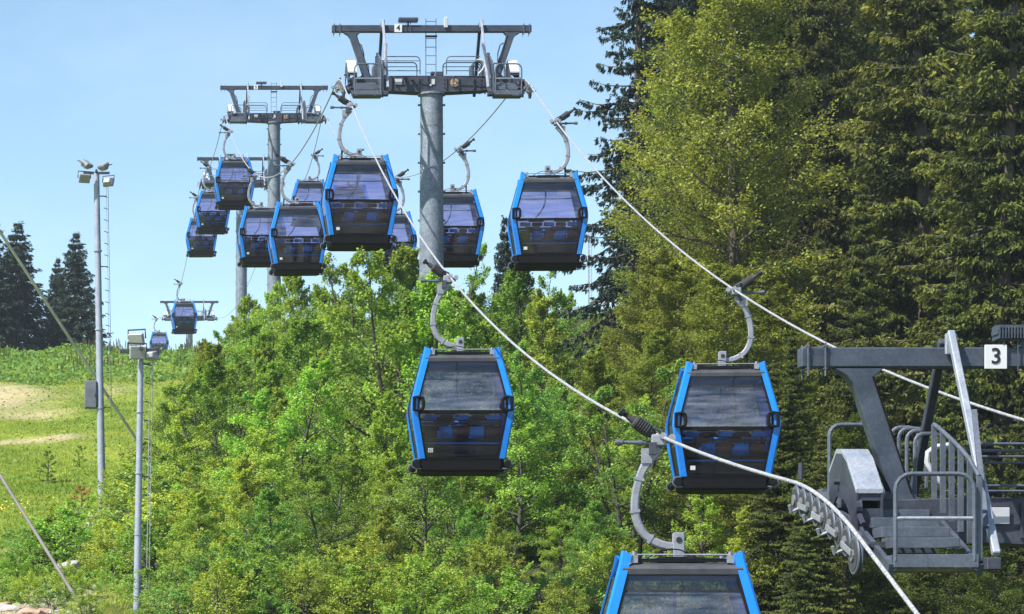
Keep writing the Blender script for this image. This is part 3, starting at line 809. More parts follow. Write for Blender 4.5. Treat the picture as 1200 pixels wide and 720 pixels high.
    for i, p in enumerate(pts):
        tt = (pts[min(i + 1, len(pts) - 1)] - pts[max(i - 1, 0)]).normalized(); nn = Vector((-tt.z, 0, tt.x))
        w_ = .062 if i < 4 else .055; d_ = .055; c = .02
        secs.append([p + nn * a + Vector((0, b_, 0)) for a, b_ in ((-w_, -d_ + c), (-w_ + c, -d_), (w_ - c, -d_), (w_, -d_ + c), (w_, d_ - c), (w_ - c, d_), (-w_ + c, d_), (-w_, d_ - c))])
    arm = MB().loft(secs).build('hanger_arm', 'hanger', t_, smooth=True)
    m_ = MB()
    for i in (5, 9, 14): m_.bar(pts[i] - (pts[i + 1] - pts[i]).normalized() * .02, pts[i] + (pts[i + 1] - pts[i]).normalized() * .02, .13, .13, up=(0, 1, 0))
    m_.box(pts[2] + Vector((sx * .05, -.05, .04)), (.14, .05, .20)); m_.each('arm_bracket', 'hanger', arm)
    m_ = MB(); m_.tube([(sx * .27, .0, -1.27), (sx * .29, .0, zb + 2.22)], .028, 8); m_.build('damper_rod', 'rubberblk', arm)
    gr = MB().box((sx * .05, 0, -.05), (.20, .24, .16)).build('grip', 'hanger', t_, bevel=.02)
    m_ = MB(); m_.lathe((0, -.2, 0), (0, 1, 0), [(0, .045), (.4, .045)], 10); m_.lathe((-sx * .12, -.13, -.02), (0, 1, 0), [(0, .05), (.07, .05)], 10); m_.box((-sx * .07, 0, -.05), (.1, .1, .07)); m_.build('jaw', 'hanger', gr)
    a0, a1 = Vector((sx * .10, -.03, .02)), Vector((sx * .44, -.05, .26))
    dd = (a1 - a0)
    m_ = MB(); m_.lathe(a0, dd, [(0, .045), (.06, .075), (.10, .085), (.32, .085), (.34, .05), (.44, .04)], 14)
    for i in range(6): m_.lathe(a0, dd, [(.11 + i * .035, .085), (.115 + i * .035, .097), (.125 + i * .035, .097), (.13 + i * .035, .085)], 14)
    m_.build('spring', 'rubber', gr)
    m_ = MB(); m_.lathe(a0, dd, [(.44, .03), (.50, .03), (.505, .055), (.56, .055), (.565, .02)], 10); m_.build('spring_cap', 'carbody', gr)
    m_ = MB(); m_.tube([(sx * .1, 0, -.08), (sx * .52, 0, -.07)], .026, 8); m_.lathe((sx * .52, 0, -.07), (sx, 0, 0), [(0, .045), (.10, .045)], 10); m_.lathe((sx * .26, 0, -.075), (sx, 0, 0), [(0, .04), (.06, .04)], 10); m_.build('lever', 'rail', gr)
    m_ = MB(); m_.box((sx * .13, -.10, -.16), (.10, .05, .16)); m_.tube([(sx * .02, -.12, .06), (sx * .14, -.12, .12)], .02, 6); m_.each('lock', 'steel_dark', gr)
    return t_
PROTO = {-1: cabin(-1), 1: cabin(1)}
used = {-1: False, 1: False}
GL = 'gondolas hanging on the lift'
# side, D, label, tilt
CAB = [
 (-1, 60.3, 'blue and dark glass gondola hanging alone over the middle of the thicket'),
 (-1, 38.0, 'largest nearest gondola cut off by the bottom edge, blue posts and grey hanger'),
 (1, 58.5, 'gondola in front of the olive beech foliage, just left of the gantry with sign 3'),
 (-1, 82.9, 'large gondola in the sky directly left of the column of tower 4'),
 (1, 80.8, 'gondola in open sky between the column of tower 4 and the tall dark spruce'),
 (1, 102.0, 'gondola partly hidden behind the right side of the column of tower 4'),
 (1, 123.0, 'small gondola peeking out low between the big gondola and the column of tower 4'),
 (1, 143.0, 'gondola almost wholly hidden behind the large one left of tower 4, only hanger showing'),
 (-1, 107.8, 'gondola overlapping the column of the middle distance tower, right one of two abreast'),
 (-1, 130.0, 'gondola left of the middle distance tower column, partly behind its larger neighbour'),
 (1, 168.0, 'little gondola roof behind the middle distance tower, above two bigger gondolas'),
 (-1, 154.0, 'upper gondola of the distant left cluster hanging just below the middle distance tower arm'),
 (-1, 180.5, 'gondola tucked behind and below left of the upper one in the distant left cluster'),
 (-1, 199.5, 'lowest leftmost gondola of the distant cluster with a standing passenger inside'),
 (-1, 236.0, 'tiny gondola in front of the farthest tower at the meadow crest'),
 (-1, 318.0, 'tiniest gondola half sunk behind the weeds left of the farthest tower'),
]
cab_objs = []
for i, (sd_, D, lab) in enumerate(CAB):
    o = PROTO[sd_] if not used[sd_] else copy_tree(PROTO[sd_])
    used[sd_] = True
    s_ = s_of_D(D, 2.8 * sd_)
    p = LP(s_, 2.8 * sd_, rope_z(s_, sd_))
    o.location = p; o.rotation_euler = (R(random.uniform(-1.2, 1.2)), R(random.uniform(-.7, .7)), R(random.uniform(-.8, .8)))
    tag(o, lab, 'gondola', GL); cab_objs.append(o)
for i_, rz_ in ((0, -3.5), (1, -7.0), (2, -6.5), (3, -.5), (4, -5.0), (5, -2.0)):
    cab_objs[i_].rotation_euler = (0, R(.3), R(rz_))
# plate digits of the gondola over the thicket
np_ = [c for c in cab_objs[0].children if c.name.startswith('number_plate')][0]
text_mesh('63', .085, 'black', 'digits', np_, Vector((.22 - .66, -.808, .17 - 3.90)), ext=.001)

# passenger standing in the far gondola: one skinned body
def person(loc, rz):
    v = [(0, 0, .92), (0, 0, 1.15), (0, 0, 1.40), (0, 0, 1.50), (0, .01, 1.60), (0, .02, 1.72),
         (.10, 0, .88), (.11, .02, .50), (.12, 0, .08), (.12, -.12, .04),
         (-.10, 0, .88), (-.12, .02, .50), (-.13, 0, .08), (-.13, -.12, .04),
         (.19, 0, 1.40), (.27, .02, 1.15), (.24, -.12, .95), (.22, -.18, .90),
         (-.19, 0, 1.40), (-.30, .02, 1.16), (-.28, -.12, .97), (-.26, -.18, .92)]
    e = [(0, 1), (1, 2), (2, 3), (3, 4), (4, 5), (0, 6), (6, 7), (7, 8), (8, 9), (0, 10), (10, 11), (11, 12), (12, 13), (2, 14), (14, 15), (15, 16), (16, 17), (2, 18), (18, 19), (19, 20), (20, 21)]
    r = [.15, .14, .15, .06, .095, .07, .10, .07, .05, .04, .10, .07, .05, .04, .07, .05, .04, .035, .07, .05, .04, .035]
    me = bpy.data.meshes.new('person'); me.from_pydata(v, e, [])
    o = bpy.data.objects.new('person', me); COL.objects.link(o)
    md = o.modifiers.new('skin', 'SKIN'); sb = o.modifiers.new('sub', 'SUBSURF'); sb.levels = 1; sb.render_levels = 1
    for i, sv in enumerate(me.skin_vertices[0].data): sv.radius = (r[i], r[i] * .8); sv.use_root = (i == 0)
    me.materials.append(M['cloth'])
    o.location = loc; o.rotation_euler = (0, 0, rz)
    return o
c3 = cab_objs[13]
po = person(c3.location + Vector((.22 - .05, 0, -3.86)), AZ + .3)
tag(po, 'person in dark clothes standing inside the leftmost distant gondola', 'person')

# ------------------------------------------------------------------ floodlight poles, cabinet, inclined pipes, mast
def floodlight(parent, c, rx, rz, s=.5):
    e_ = empty('floodlight', c); e_.parent = parent; e_.rotation_euler = (rx, 0, rz)
    b_ = MB(); b_.loft([[(-s / 2, -.08, -s * .38), (s / 2, -.08, -s * .38), (s / 2, -.08, s * .38), (-s / 2, -.08, s * .38)], [(-s / 2, 0, -s * .38), (s / 2, 0, -s * .38), (s / 2, 0, s * .38), (-s / 2, 0, s * .38)], [(-s * .3, .14, -s * .2), (s * .3, .14, -s * .2), (s * .3, .14, s * .2), (-s * .3, .14, s * .2)]])
    b_.build('lamp_housing', 'lampbody', e_, bevel=.012)
    MB().box((0, -.085, 0), (s * .88, .012, s * .64)).build('lamp_glass', 'lampglass', e_)
    b_ = MB(); b_.tube([(-s / 2 - .03, .0, 0), (-s / 2 - .03, .05, s * .55), (s / 2 + .03, .05, s * .55), (s / 2 + .03, 0, 0)], .018, 6); b_.build('yoke', 'steel_dark', e_)
def flood_pole(px_t, py_t, px_b, py_b, D, label, lights, ladder_dx, cab=None, rad=.14, lad_bottom=2.0):
    xb, xt = px2x(px_b, D), px2x(px_t, D)
    zbm = float(ground(xb, D)) - .4 if py_b is None else min(py2z(py_b, D), float(ground(xb, D))) - .3
    zt = py2z(py_t, D); Hh = zt - zbm
    t_ = empty('floodlight_pole', (xb, D, zbm), 0, label=label, cat='floodlight pole', group='floodlight poles on the slope')
    top = Vector((xt - xb, 0, Hh))
    MB().tube([(0, 0, 0), tuple(top * .5), tuple(top)], [rad, rad * .86, rad * .72], 14).build('pole', 'pole', t_, smooth=True)
    m_ = MB()
    for f_ in np.arange(.12, .99, .22): m_.tube([tuple(top * f_), tuple(top * (f_ + .004))], rad * 1.06, 14)
    m_.each('pole_joint', 'pole', t_)
    # cross head
    MB().bar(top + Vector((-.45, 0, .0)), top + Vector((.45, 0, .0)), .08, .08).build('cross_head', 'steel_dark', t_)
    MB().bar(top + Vector((0, -.45, .02)), top + Vector((0, .45, .02)), .08, .06).build('cross_head', 'steel_dark', t_)
    for (dx, dz, rx, rz, s) in lights: floodlight(t_, top + Vector((dx, -.25 if dz < 0 else .1, dz)), R(rx), R(rz), s)
    # ladder with bracket arms
    m_ = MB(); lad_top = top * .985
    a = Vector((ladder_dx, 0, 0)); p0 = top * (lad_bottom / Hh) + a; p1 = lad_top + a
    m_.tube([tuple(p0 + Vector((.0, 0, 0))), tuple(p1)], .010, 6); m_.tube([tuple(p0 + Vector((.06, .28, 0))), tuple(p1 + Vector((.06, .28, 0)))], .010, 6)
    lad = m_.build('ladder', 'steel_light', t_)
    z = 0.0; L = (p1 - p0).length; rung = None
    q = 0
    while z < L:
        c = p0 + (p1 - p0) * (z / L)
        if q % 6 == 0:
            MB().tube([tuple(c), tuple(c - a)], .022, 6).build('ladder_bracket', 'rail', lad)
        pts_ = MB().tube([tuple(c + Vector((-.10, 0, 0))), tuple(c + Vector((0.03, .28, 0)))], .014, 5)
        pts_.build('rung', 'rail', lad)
        z += .40; q += 1
    if cab:
        cx_, cz_ = cab
        m_ = MB(); m_.box((cx_, 0, cz_ - zbm), (.42, .3, .95)); cb = m_.build('cabinet', 'cabinet', t_, bevel=.02)
        m_ = MB(); m_.box((cx_, -.16, cz_ - zbm), (.36, .02, .86)); m_.box((cx_ + .13, -.18, cz_ - zbm), (.03, .03, .12)); m_.build('cabinet_door', 'cabinet', cb, bevel=.005)
        m_ = MB(); m_.box((cx_ / 2, .02, cz_ - zbm + .3), (abs(cx_), .05, .05)); m_.box((cx_ / 2, .02, cz_ - zbm - .3), (abs(cx_), .05, .05)); m_.build('cabinet_bracket', 'rail', cb)
    return t_
flood_pole(113, 203, 120, 604, 97, 'tall thin floodlight pole with four lamps, side ladder and grey cabinet on the meadow',
           [(-.42, -.22, 28, 20, .40), (.40, -.35, 20, 150, .38), (-.34, .32, -50, 60, .42), (.24, .25, -60, -50, .36)], .33, cab=(-.40, py2z(463, 97)), lad_bottom=4.2)
flood_pole(165, 412, 160, 722, 61, 'shorter floodlight pole in front with two stacked lamps, rising out of the bushes',
           [(-.08, .28, 22, -24, .34), (-.08, -.06, 8, 14, .36), (.24, -.12, 0, 150, .26)], .20, rad=.085, lad_bottom=.9)
# the cabinet-like small box on the front pole is left to its ladder; inclined pipes
def pipe(a, b_, r, label, mat='pipe'):
    A = Vector((px2x(a[0], a[2]), a[2], py2z(a[1], a[2]))); B = Vector((px2x(b_[0], b_[2]), b_[2], py2z(b_[1], b_[2])))
    A2 = A + (A - B) * .35
    m_ = MB(); m_.tube([A2, B], r, 10); o = m_.build('inclined_pipe', mat, smooth=True); tag(o, label, 'pipe', 'inclined pipes at the left')
pipe((0, 272, 100), (172, 534, 104), .056, 'long beige inclined pipe passing behind the tall floodlight pole down to the bushes')
pipe((0, 557, 62), (112, 738, 60), .040, 'grey inclined pipe crossing the bottom left corner in front of the shrubs', 'pipe_grey')
# thin distant mast
mx_, mD = px2x(691, 225), 225
mt = empty('mast', (mx_, mD, float(ground(mx_, mD)) - .3), 0, label='thin pale mast on the far ridge beside the tall dark spruce', cat='mast')
m_ = MB(); hM = py2z(262, mD) - float(ground(mx_, mD))
for (dx, dy) in ((-.13, -.08), (.13, -.08), (0, .13)): m_.tube([(dx, dy, 0), (dx, dy, hM)], .03, 6)
m_.each('mast_leg', 'pole', mt)
m_ = MB()
z = 0
while z < hM - .5:
    m_.tube([(-.13, -.08, z), (.13, -.08, z + .4)], .016, 4); m_.tube([(.13, -.08, z), (0, .13, z + .4)], .016, 4); m_.tube([(0, .13, z), (-.13, -.08, z + .4)], .016, 4); z += .4
m_.build('lattice', 'pole', mt)['kind'] = 'stuff'

# ------------------------------------------------------------------ vegetation generators (numpy)
def unit(v): return v / np.maximum(np.linalg.norm(v, axis=-1, keepdims=True), 1e-9)
def leaf_mesh(name, C, U, N, la, lb, tint, mat):
    """diamond leaves: centre C, long axis U, normal N"""
    U = unit(U); Vv = unit(np.cross(N, U)); la = la[:, None]; lb = lb[:, None]
    k = len(C); Vt = np.empty((k, 4, 3))
    Vt[:, 0] = C - U * la; Vt[:, 1] = C + Vv * lb; Vt[:, 2] = C + U * la; Vt[:, 3] = C - Vv * lb
    Fq = np.arange(4 * k).reshape(k, 4)
    return np_mesh(name, Vt.reshape(-1, 3), Fq, mat, {'tint': np.clip(tint, 0, 1)})
def wood_mesh(name, tubes, mat):
    m_ = MB()
    for pts, rs, n_ in tubes: m_.tube(pts, rs, n_, cap=False)
    me = bpy.data.meshes.new(name); me.from_pydata(m_.v, [], m_.f); me.materials.append(M[mat])
    for p in me.polygons: p.use_smooth = True
    return me

def deciduous(seed, H, Rr, nl, nsub, nleaf, lsz, base=.15, mat='leaf_bright', flat=.35, up=(15, 60), bark='barkgrey', stems=1, top_r=.25, up_norm=.75, thin=1.0):
    g = np.random.default_rng(seed); tubes = []; Cs, Us, Ns, Ts = [], [], [], []
    stemlist = []
    for s_ in range(stems):
        a = g.uniform(0, 2 * math.pi); lean = 0 if stems == 1 else g.uniform(.1, .35)
        hh = H * (1 if s_ == 0 else g.uniform(.65, .95)); pts = []
        ph = g.uniform(0, 6, 2)
        for i in range(9):
            t_ = i / 8
            pts.append(np.array([math.cos(a) * lean * hh * t_ + .018 * hh * math.sin(3 * t_ * 2 + ph[0]), math.sin(a) * lean * hh * t_ + .018 * hh * math.sin(2.5 * t_ * 2 + ph[1]), hh * t_]))
        r0 = .018 * hh + .02
        tubes.append((pts, [r0 * (1 - .93 * (i / 8)) for i in range(9)], 7 if H > 12 else 5)); stemlist.append((np.array(pts), hh, r0))
    for s_, (pts, hh, r0) in enumerate(stemlist):
        for i in range(nl // stems):
            t_ = base + (1 - base) * ((i + g.uniform(0, 1)) / (nl // stems)) ** .92
            t_ = min(t_, .985); p0 = np.array([np.interp(t_, np.linspace(0, 1, 9), pts[:, k]) for k in range(3)])
            u = (t_ - base) / (1 - base)
            prof = (math.sin(math.pi * min(1, (u * .82 + .16))) ** .75) * (1 - top_r * u)
            L = Rr * prof * g.uniform(.62, 1.18) + .12 * Rr
            az = i * 2.39996 + g.normal(0, .3) + s_; el = R(up[0] + (up[1] - up[0]) * u + g.normal(0, 8))
            d = np.array([math.cos(az) * math.cos(el), math.sin(az) * math.cos(el), math.sin(el)])
            lp = []
            for q in range(5):
                tt = q / 4; lp.append(p0 + d * L * tt + np.array([0, 0, -1]) * (L * .12 * tt * tt if el < 1 else 0) + g.normal(0, .02 * L, 3) * (q > 0))
            rb = max(r0 * (1 - t_) * .55, .012 * (H / 6) ** .5) * thin
            tubes.append((lp, [rb * (1 - .85 * q / 4) for q in range(5)], 4)); lp = np.array(lp)
            clump = g.uniform(-.18, .18)
            for j in range(nsub):
                tt = (.22 if H > 12 else .40) + (.78 if H > 12 else .60) * (j + g.uniform(0, 1)) / nsub; q0 = np.array([np.interp(tt, np.linspace(0, 1, 5), lp[:, k]) for k in range(3)])
                sgn = 1 if j % 2 else -1
                a2 = az + sgn * R(g.uniform(25, 70)) * (1 - .4 * tt); e2 = el * .5 + R(g.normal(5, 14))
                L2 = L * g.uniform(.22, .42) * (1.25 - .6 * tt) + .06 * Rr
                d2 = np.array([math.cos(a2) * math.cos(e2), math.sin(a2) * math.cos(e2), math.sin(e2)])
                q1 = q0 + d2 * L2
                if H < 12 or j % 2 == 0 or True:
                    tubes.append(([q0, (q0 + q1) / 2 + g.normal(0, .02 * L2, 3), q1], [rb * .4, rb * .25, rb * .1], 3))
                m_ = int(nleaf * g.uniform(.6, 1.3))
                along = g.uniform(.05, 1.1, m_) ** .8; side = np.array([-math.sin(a2), math.cos(a2), 0])
                wdt = L2 * .42 * np.sin(np.clip(along, 0, 1) * 2.6 + .35).clip(.15) 
                off = g.normal(0, 1, m_) * wdt
                C = q0 + d2 * L2 * along[:, None] + side * off[:, None] + np.array([0, 0, 1]) * (g.normal(0, flat * L2 * .45, m_) - .25 * np.abs(off) - .1 * L2 * along ** 2)[:, None]
                Nn = unit(np.array([0, 0, up_norm]) + g.normal(0, .48, (m_, 3)) + d2 * .15)
                Uu = d2 * .6 + side * np.sign(off)[:, None] * .7 + g.normal(0, .45, (m_, 3)); Uu = Uu - Nn * (Uu * Nn).sum(1, keepdims=True)
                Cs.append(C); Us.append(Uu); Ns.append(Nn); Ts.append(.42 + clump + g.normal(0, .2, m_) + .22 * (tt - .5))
    C = np.concatenate(Cs); k = len(C)
    la = lsz * g.uniform(.7, 1.25, k); lb = la * g.uniform(.5, .72, k)
    return leaf_mesh('crown', C, np.concatenate(Us), np.concatenate(Ns), la, lb, np.concatenate(Ts), mat), wood_mesh('trunk', tubes, bark)

def spruce(seed, H, Rr, nwh, nper, mat='needle', base=.04, droop=.30, ncl=26, nq=5, qs=.17, bark='bark'):
    g = np.random.default_rng(seed); tubes = []; Cs, Us, Ns, Ts, La, Lb = [], [], [], [], [], []
    r0 = .013 * H + .03
    tubes.append(([np.array([.01 * H * math.sin(i * .7 + seed) * (i / 9), .01 * H * math.cos(i * .9) * (i / 9), H * i / 9]) for i in range(10)], [r0 * (1 - .97 * i / 9) for i in range(10)], 8))
    for wv in range(nwh):
        t_ = base + (1 - base) * (wv + g.uniform(0, .6)) / nwh; z0 = H * min(t_, .995)
        prof = (1 - t_) ** .82 
        for b_ in range(nper if t_ < .93 else 4):
            L = Rr * prof * g.uniform(.55, 1.2) + .04 * Rr
            az = b_ * 2 * math.pi / nper + g.uniform(-.5, .5) + wv * 1.1
            el0 = R(22 * t_ ** 2 * 2 - 6 + g.normal(0, 7)); dr = droop * (1.1 - t_)
            hv = np.array([math.cos(az), math.sin(az), 0]); sd2 = np.array([-math.sin(az), math.cos(az), 0])
            f = lambda u: np.array([0, 0, z0]) + hv * (L * u)[..., None] * math.cos(el0) + np.array([0, 0, 1]) * (L * u * math.sin(el0) - dr * L * 1.9 * u ** 1.5 + dr * L * 1.15 * u ** 3)[..., None]
            bp_ = f(np.linspace(0, 1, 5)); bp_[0] = [0, 0, z0]
            tubes.append((list(bp_), [max(.02 * L, .012) * (1 - .85 * i / 4) for i in range(5)], 3))
            n_ = max(5, int(ncl * (L / Rr + .15))); u = (np.arange(n_) + g.uniform(0, 1, n_)) / n_; u = .12 + .9 * u
            W = L * .34 * np.sin(np.clip(u, 0, 1) * 2.45 + .5).clip(.12)
            off = g.uniform(-1, 1, n_) * W
            P0 = f(u.clip(0, 1.02)) + sd2 * off[:, None]
            P0[:, 2] -= np.abs(off) * .25 * g.uniform(.5, 1.5, n_)
            c_ = g.uniform(-.2, .2)
            for q in range(nq):
                dirv = hv * g.uniform(.2, .9, n_)[:, None] + sd2 * (np.sign(off) * g.uniform(.1, .9, n_))[:, None] + np.array([0, 0, -1]) * g.uniform(.05, 1.1, n_)[:, None]
                dirv = unit(dirv + g.normal(0, .2, (n_, 3)))
                ln = qs * g.uniform(.6, 1.35, n_) * (.75 + .5 * L / Rr)
                Cs.append(P0 + dirv * ln[:, None] * .8 + g.normal(0, qs * .35, (n_, 3)))
                Us.append(dirv); Ns.append(unit(np.array([0, 0, .6]) + g.normal(0, .6, (n_, 3)))); La.append(ln); Lb.append(ln * g.uniform(.2, .42, n_))
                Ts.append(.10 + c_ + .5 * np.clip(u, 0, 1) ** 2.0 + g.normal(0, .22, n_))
    return leaf_mesh('crown', np.concatenate(Cs), np.concatenate(Us), np.concatenate(Ns), np.concatenate(La), np.concatenate(Lb), np.concatenate(Ts), mat), wood_mesh('trunk', tubes, bark)

YH = 6.0
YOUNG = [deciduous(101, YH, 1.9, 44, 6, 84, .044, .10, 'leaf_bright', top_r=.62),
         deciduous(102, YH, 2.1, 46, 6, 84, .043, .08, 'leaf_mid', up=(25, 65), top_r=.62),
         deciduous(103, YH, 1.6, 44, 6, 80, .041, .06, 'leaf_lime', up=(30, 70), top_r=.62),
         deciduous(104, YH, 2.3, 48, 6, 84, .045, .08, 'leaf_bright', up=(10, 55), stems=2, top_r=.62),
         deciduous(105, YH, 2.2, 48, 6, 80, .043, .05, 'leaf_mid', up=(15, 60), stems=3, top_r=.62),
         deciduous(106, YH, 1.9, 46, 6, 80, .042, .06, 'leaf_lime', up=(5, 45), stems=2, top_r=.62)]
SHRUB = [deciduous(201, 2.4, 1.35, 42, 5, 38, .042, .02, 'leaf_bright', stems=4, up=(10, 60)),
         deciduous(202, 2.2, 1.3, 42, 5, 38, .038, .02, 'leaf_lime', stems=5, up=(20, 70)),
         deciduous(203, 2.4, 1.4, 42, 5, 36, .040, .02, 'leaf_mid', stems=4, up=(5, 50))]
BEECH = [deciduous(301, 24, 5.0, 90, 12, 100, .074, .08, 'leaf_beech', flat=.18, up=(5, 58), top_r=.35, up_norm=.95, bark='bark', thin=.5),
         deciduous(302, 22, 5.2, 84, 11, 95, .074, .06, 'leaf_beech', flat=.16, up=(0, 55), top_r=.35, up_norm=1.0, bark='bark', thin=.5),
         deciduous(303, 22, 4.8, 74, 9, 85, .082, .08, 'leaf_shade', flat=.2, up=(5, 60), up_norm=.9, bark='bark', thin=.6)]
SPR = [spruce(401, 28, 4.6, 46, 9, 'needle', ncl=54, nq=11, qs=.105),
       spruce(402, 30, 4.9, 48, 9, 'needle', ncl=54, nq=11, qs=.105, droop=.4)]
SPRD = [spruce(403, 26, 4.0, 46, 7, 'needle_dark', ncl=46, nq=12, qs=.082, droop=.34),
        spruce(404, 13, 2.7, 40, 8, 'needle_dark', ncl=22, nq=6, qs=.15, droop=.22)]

LMK = [(543, 480, 'lone gondola'), (800, 680, 'nearest gondola'), (847, 495, 'gondola by the beech'), (163, 560, 'front floodlight pole'), (117, 500, 'tall floodlight pole'),
       (504, 330, 'foot of tower 4'), (219, 380, 'farthest tower'), (300, 345, 'twin far columns'), (965, 620, 'near sheave row'), (1100, 620, 'near tower platform'), 
       (645, 260, 'sky gondola'), (300, 700, 'bottom edge at left'), (540, 700, 'bottom edge at middle'), (680, 370, 'gap with the mast'), (30, 700, 'bare stony corner'), (1180, 640, 'bottom right corner')]
def where(x, D, z):
    px, py = CXP + F * x / D, HY - F * z / D
    best = min(LMK, key=lambda q: (q[0] - px) ** 2 + (q[1] - py) ** 2); dx, dy = px - best[0], py - best[1]; d = math.hypot(dx, dy)
    near = 'right by' if d < 25 else 'close to' if d < 60 else 'some way off'
    v = '' if abs(dy) < abs(dx) * .5 else ('above' if dy < 0 else 'below'); h_ = '' if abs(dx) < abs(dy) * .5 else ('left of' if dx < 0 else 'right of')
    dirn = (v + ' and ' + h_) if v and h_ else (v or h_)
    return ('just ' if d < 35 else 'well ' if d > 85 else '') + dirn + ' the ' + best[2]
def size_word(h, a, b_): return 'low' if h < a else 'tall' if h > b_ else 'middling'
KN = ['bright green', 'deep green', 'yellow green', 'bright forked', 'deep bushy', 'yellow spreading']
def put_tree(name, meshes, base_h, x, y, h, label, cat, group, rz=None, z=None, wid=1.0, sink=.15):
    zz = float(ground(x, y)) - sink if z is None else z
    e_ = empty(name, (x, y, zz), rz if rz is not None else random.uniform(0, 6.28), label=label, cat=cat, group=group)
    s_ = h / base_h
    e_.scale = (s_ * wid, s_ * wid, s_)
    for nm, me in (('crown', meshes[0]), ('trunk', meshes[1])):
        o = bpy.data.objects.new(nm, me); COL.objects.link(o); o.parent = e_
    return e_

# outline of the thicket against the sky (px -> py), photograph pixels used only to choose real heights
OX = [150, 205, 232, 262, 300, 332, 348, 372, 405, 440, 470, 505, 530, 560, 600, 640, 662, 690, 720, 800, 950, 1200]
OY = [640, 440, 400, 378, 352, 328, 318, 345, 350, 312, 300, 306, 345, 340, 318, 335, 352, 372, 372, 360, 420, 500]
outline = lambda px: float(np.interp(px, OX, OY))
placed = []
def ok(x, y, d):
    return all((x - a) ** 2 + ((y - b_) * .8) ** 2 > d * d for a, b_ in placed)
def thicket(px, D, py_top, kind, label, group='young broadleaf trees of the thicket', wid=1.0):
    x = px2x(px, D); zg = float(ground(x, D)); h = py2z(py_top, D) - zg + .1
    h = max(h, 1.6); placed.append((x, D))
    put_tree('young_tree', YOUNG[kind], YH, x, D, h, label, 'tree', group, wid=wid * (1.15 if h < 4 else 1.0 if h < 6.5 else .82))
# skyline row
SKY = [(212, 182, 424, 0), (238, 158, 400, 2), (262, 140, 376, 5), (292, 132, 354, 0), (322, 128, 346, 3), (346, 120, 322, 0), (375, 126, 346, 1), (402, 122, 350, 3),
       (425, 116, 326, 4), (447, 112, 308, 3), (474, 110, 300, 0), (500, 118, 308, 4), (530, 122, 344, 0), (556, 118, 342, 2), (585, 120, 326, 3), (607, 116, 318, 0), (634, 120, 336, 4), (660, 124, 350, 1), (690, 120, 376, 5), (712, 108, 392, 2)]
for i, (px, D, py_, k) in enumerate(SKY):
    thicket(px, D, py_, k, f'{KN[k]} young tree on the skyline, {where(px2x(px, D), D, py2z(py_ + 20, D))}', 'skyline trees of the thicket')
for (px, D, py_, k) in [(478, 80, 318, 3), (508, 79, 336, 0), (448, 82, 322, 4), (540, 81, 362, 1)]:
    thicket(px, D, py_, k, f'{KN[k]} young tree {where(px2x(px, D), D, py2z(py_ + 25, D))}', 'trees at the foot of tower 4')
rnd = random.Random(5)
zones = [('upper left', 180, 340), ('middle', 340, 520), ('right middle', 520, 720), ('lower right', 720, 960)]
cnt = 0
for layer, (d0, d1, n_, hmin, hmax) in enumerate(((100, 160, 66, 4.2, 7.6), (84, 102, 50, 3.4, 6.6), (74, 86, 44, 2.6, 5.4), (65, 75, 46, 1.6, 3.6))):
    tries = 0; made = 0
    while made < n_ and tries < 4000:
        tries += 1
        D = rnd.uniform(d0, d1); px = rnd.uniform(170, 1000) if layer else rnd.uniform(205, 820)
        x = px2x(px, D); left = SH * D + float(np.interp(D, [55, 70, 99, 130, 160, 200], [-7.4, -8.7, -11.6, -14.6, -16.6, -18.5]))
        if x < left + rnd.uniform(0, 1.2): continue
        if not ok(x, D, 2.2 if layer < 2 else 1.8): continue
        h = rnd.uniform(hmin, hmax); zg = float(ground(x, D)); pyt = HY - (zg + h) * F / D
        lim = outline(px) + 14 + 26 * layer
        if pyt < lim: h = (HY - lim) * D / F - zg
        if h < 1.5: continue
        if px < 165 and D < 97 and pyt < 628: continue
        # keep clear of the gondola over the thicket and the ropes
        if abs(px - 540) < 90 and pyt < 570 and D < 66: continue
        if 96 < px < 230 and D < 80 and pyt < 640: continue
        kind = rnd.choice([0, 0, 1, 2, 3, 3, 4, 5, 2] if px < 640 else [2, 5, 5, 1, 2, 4])
        placed.append((x, D))
        row = ('back', 'middle', 'front', 'lowest')[layer]
        zn = 'left' if px < 380 else 'middle' if px < 640 else 'right'
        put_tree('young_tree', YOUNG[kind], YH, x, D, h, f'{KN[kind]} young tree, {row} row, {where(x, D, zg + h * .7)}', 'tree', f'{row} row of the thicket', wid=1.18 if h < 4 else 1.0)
        made += 1
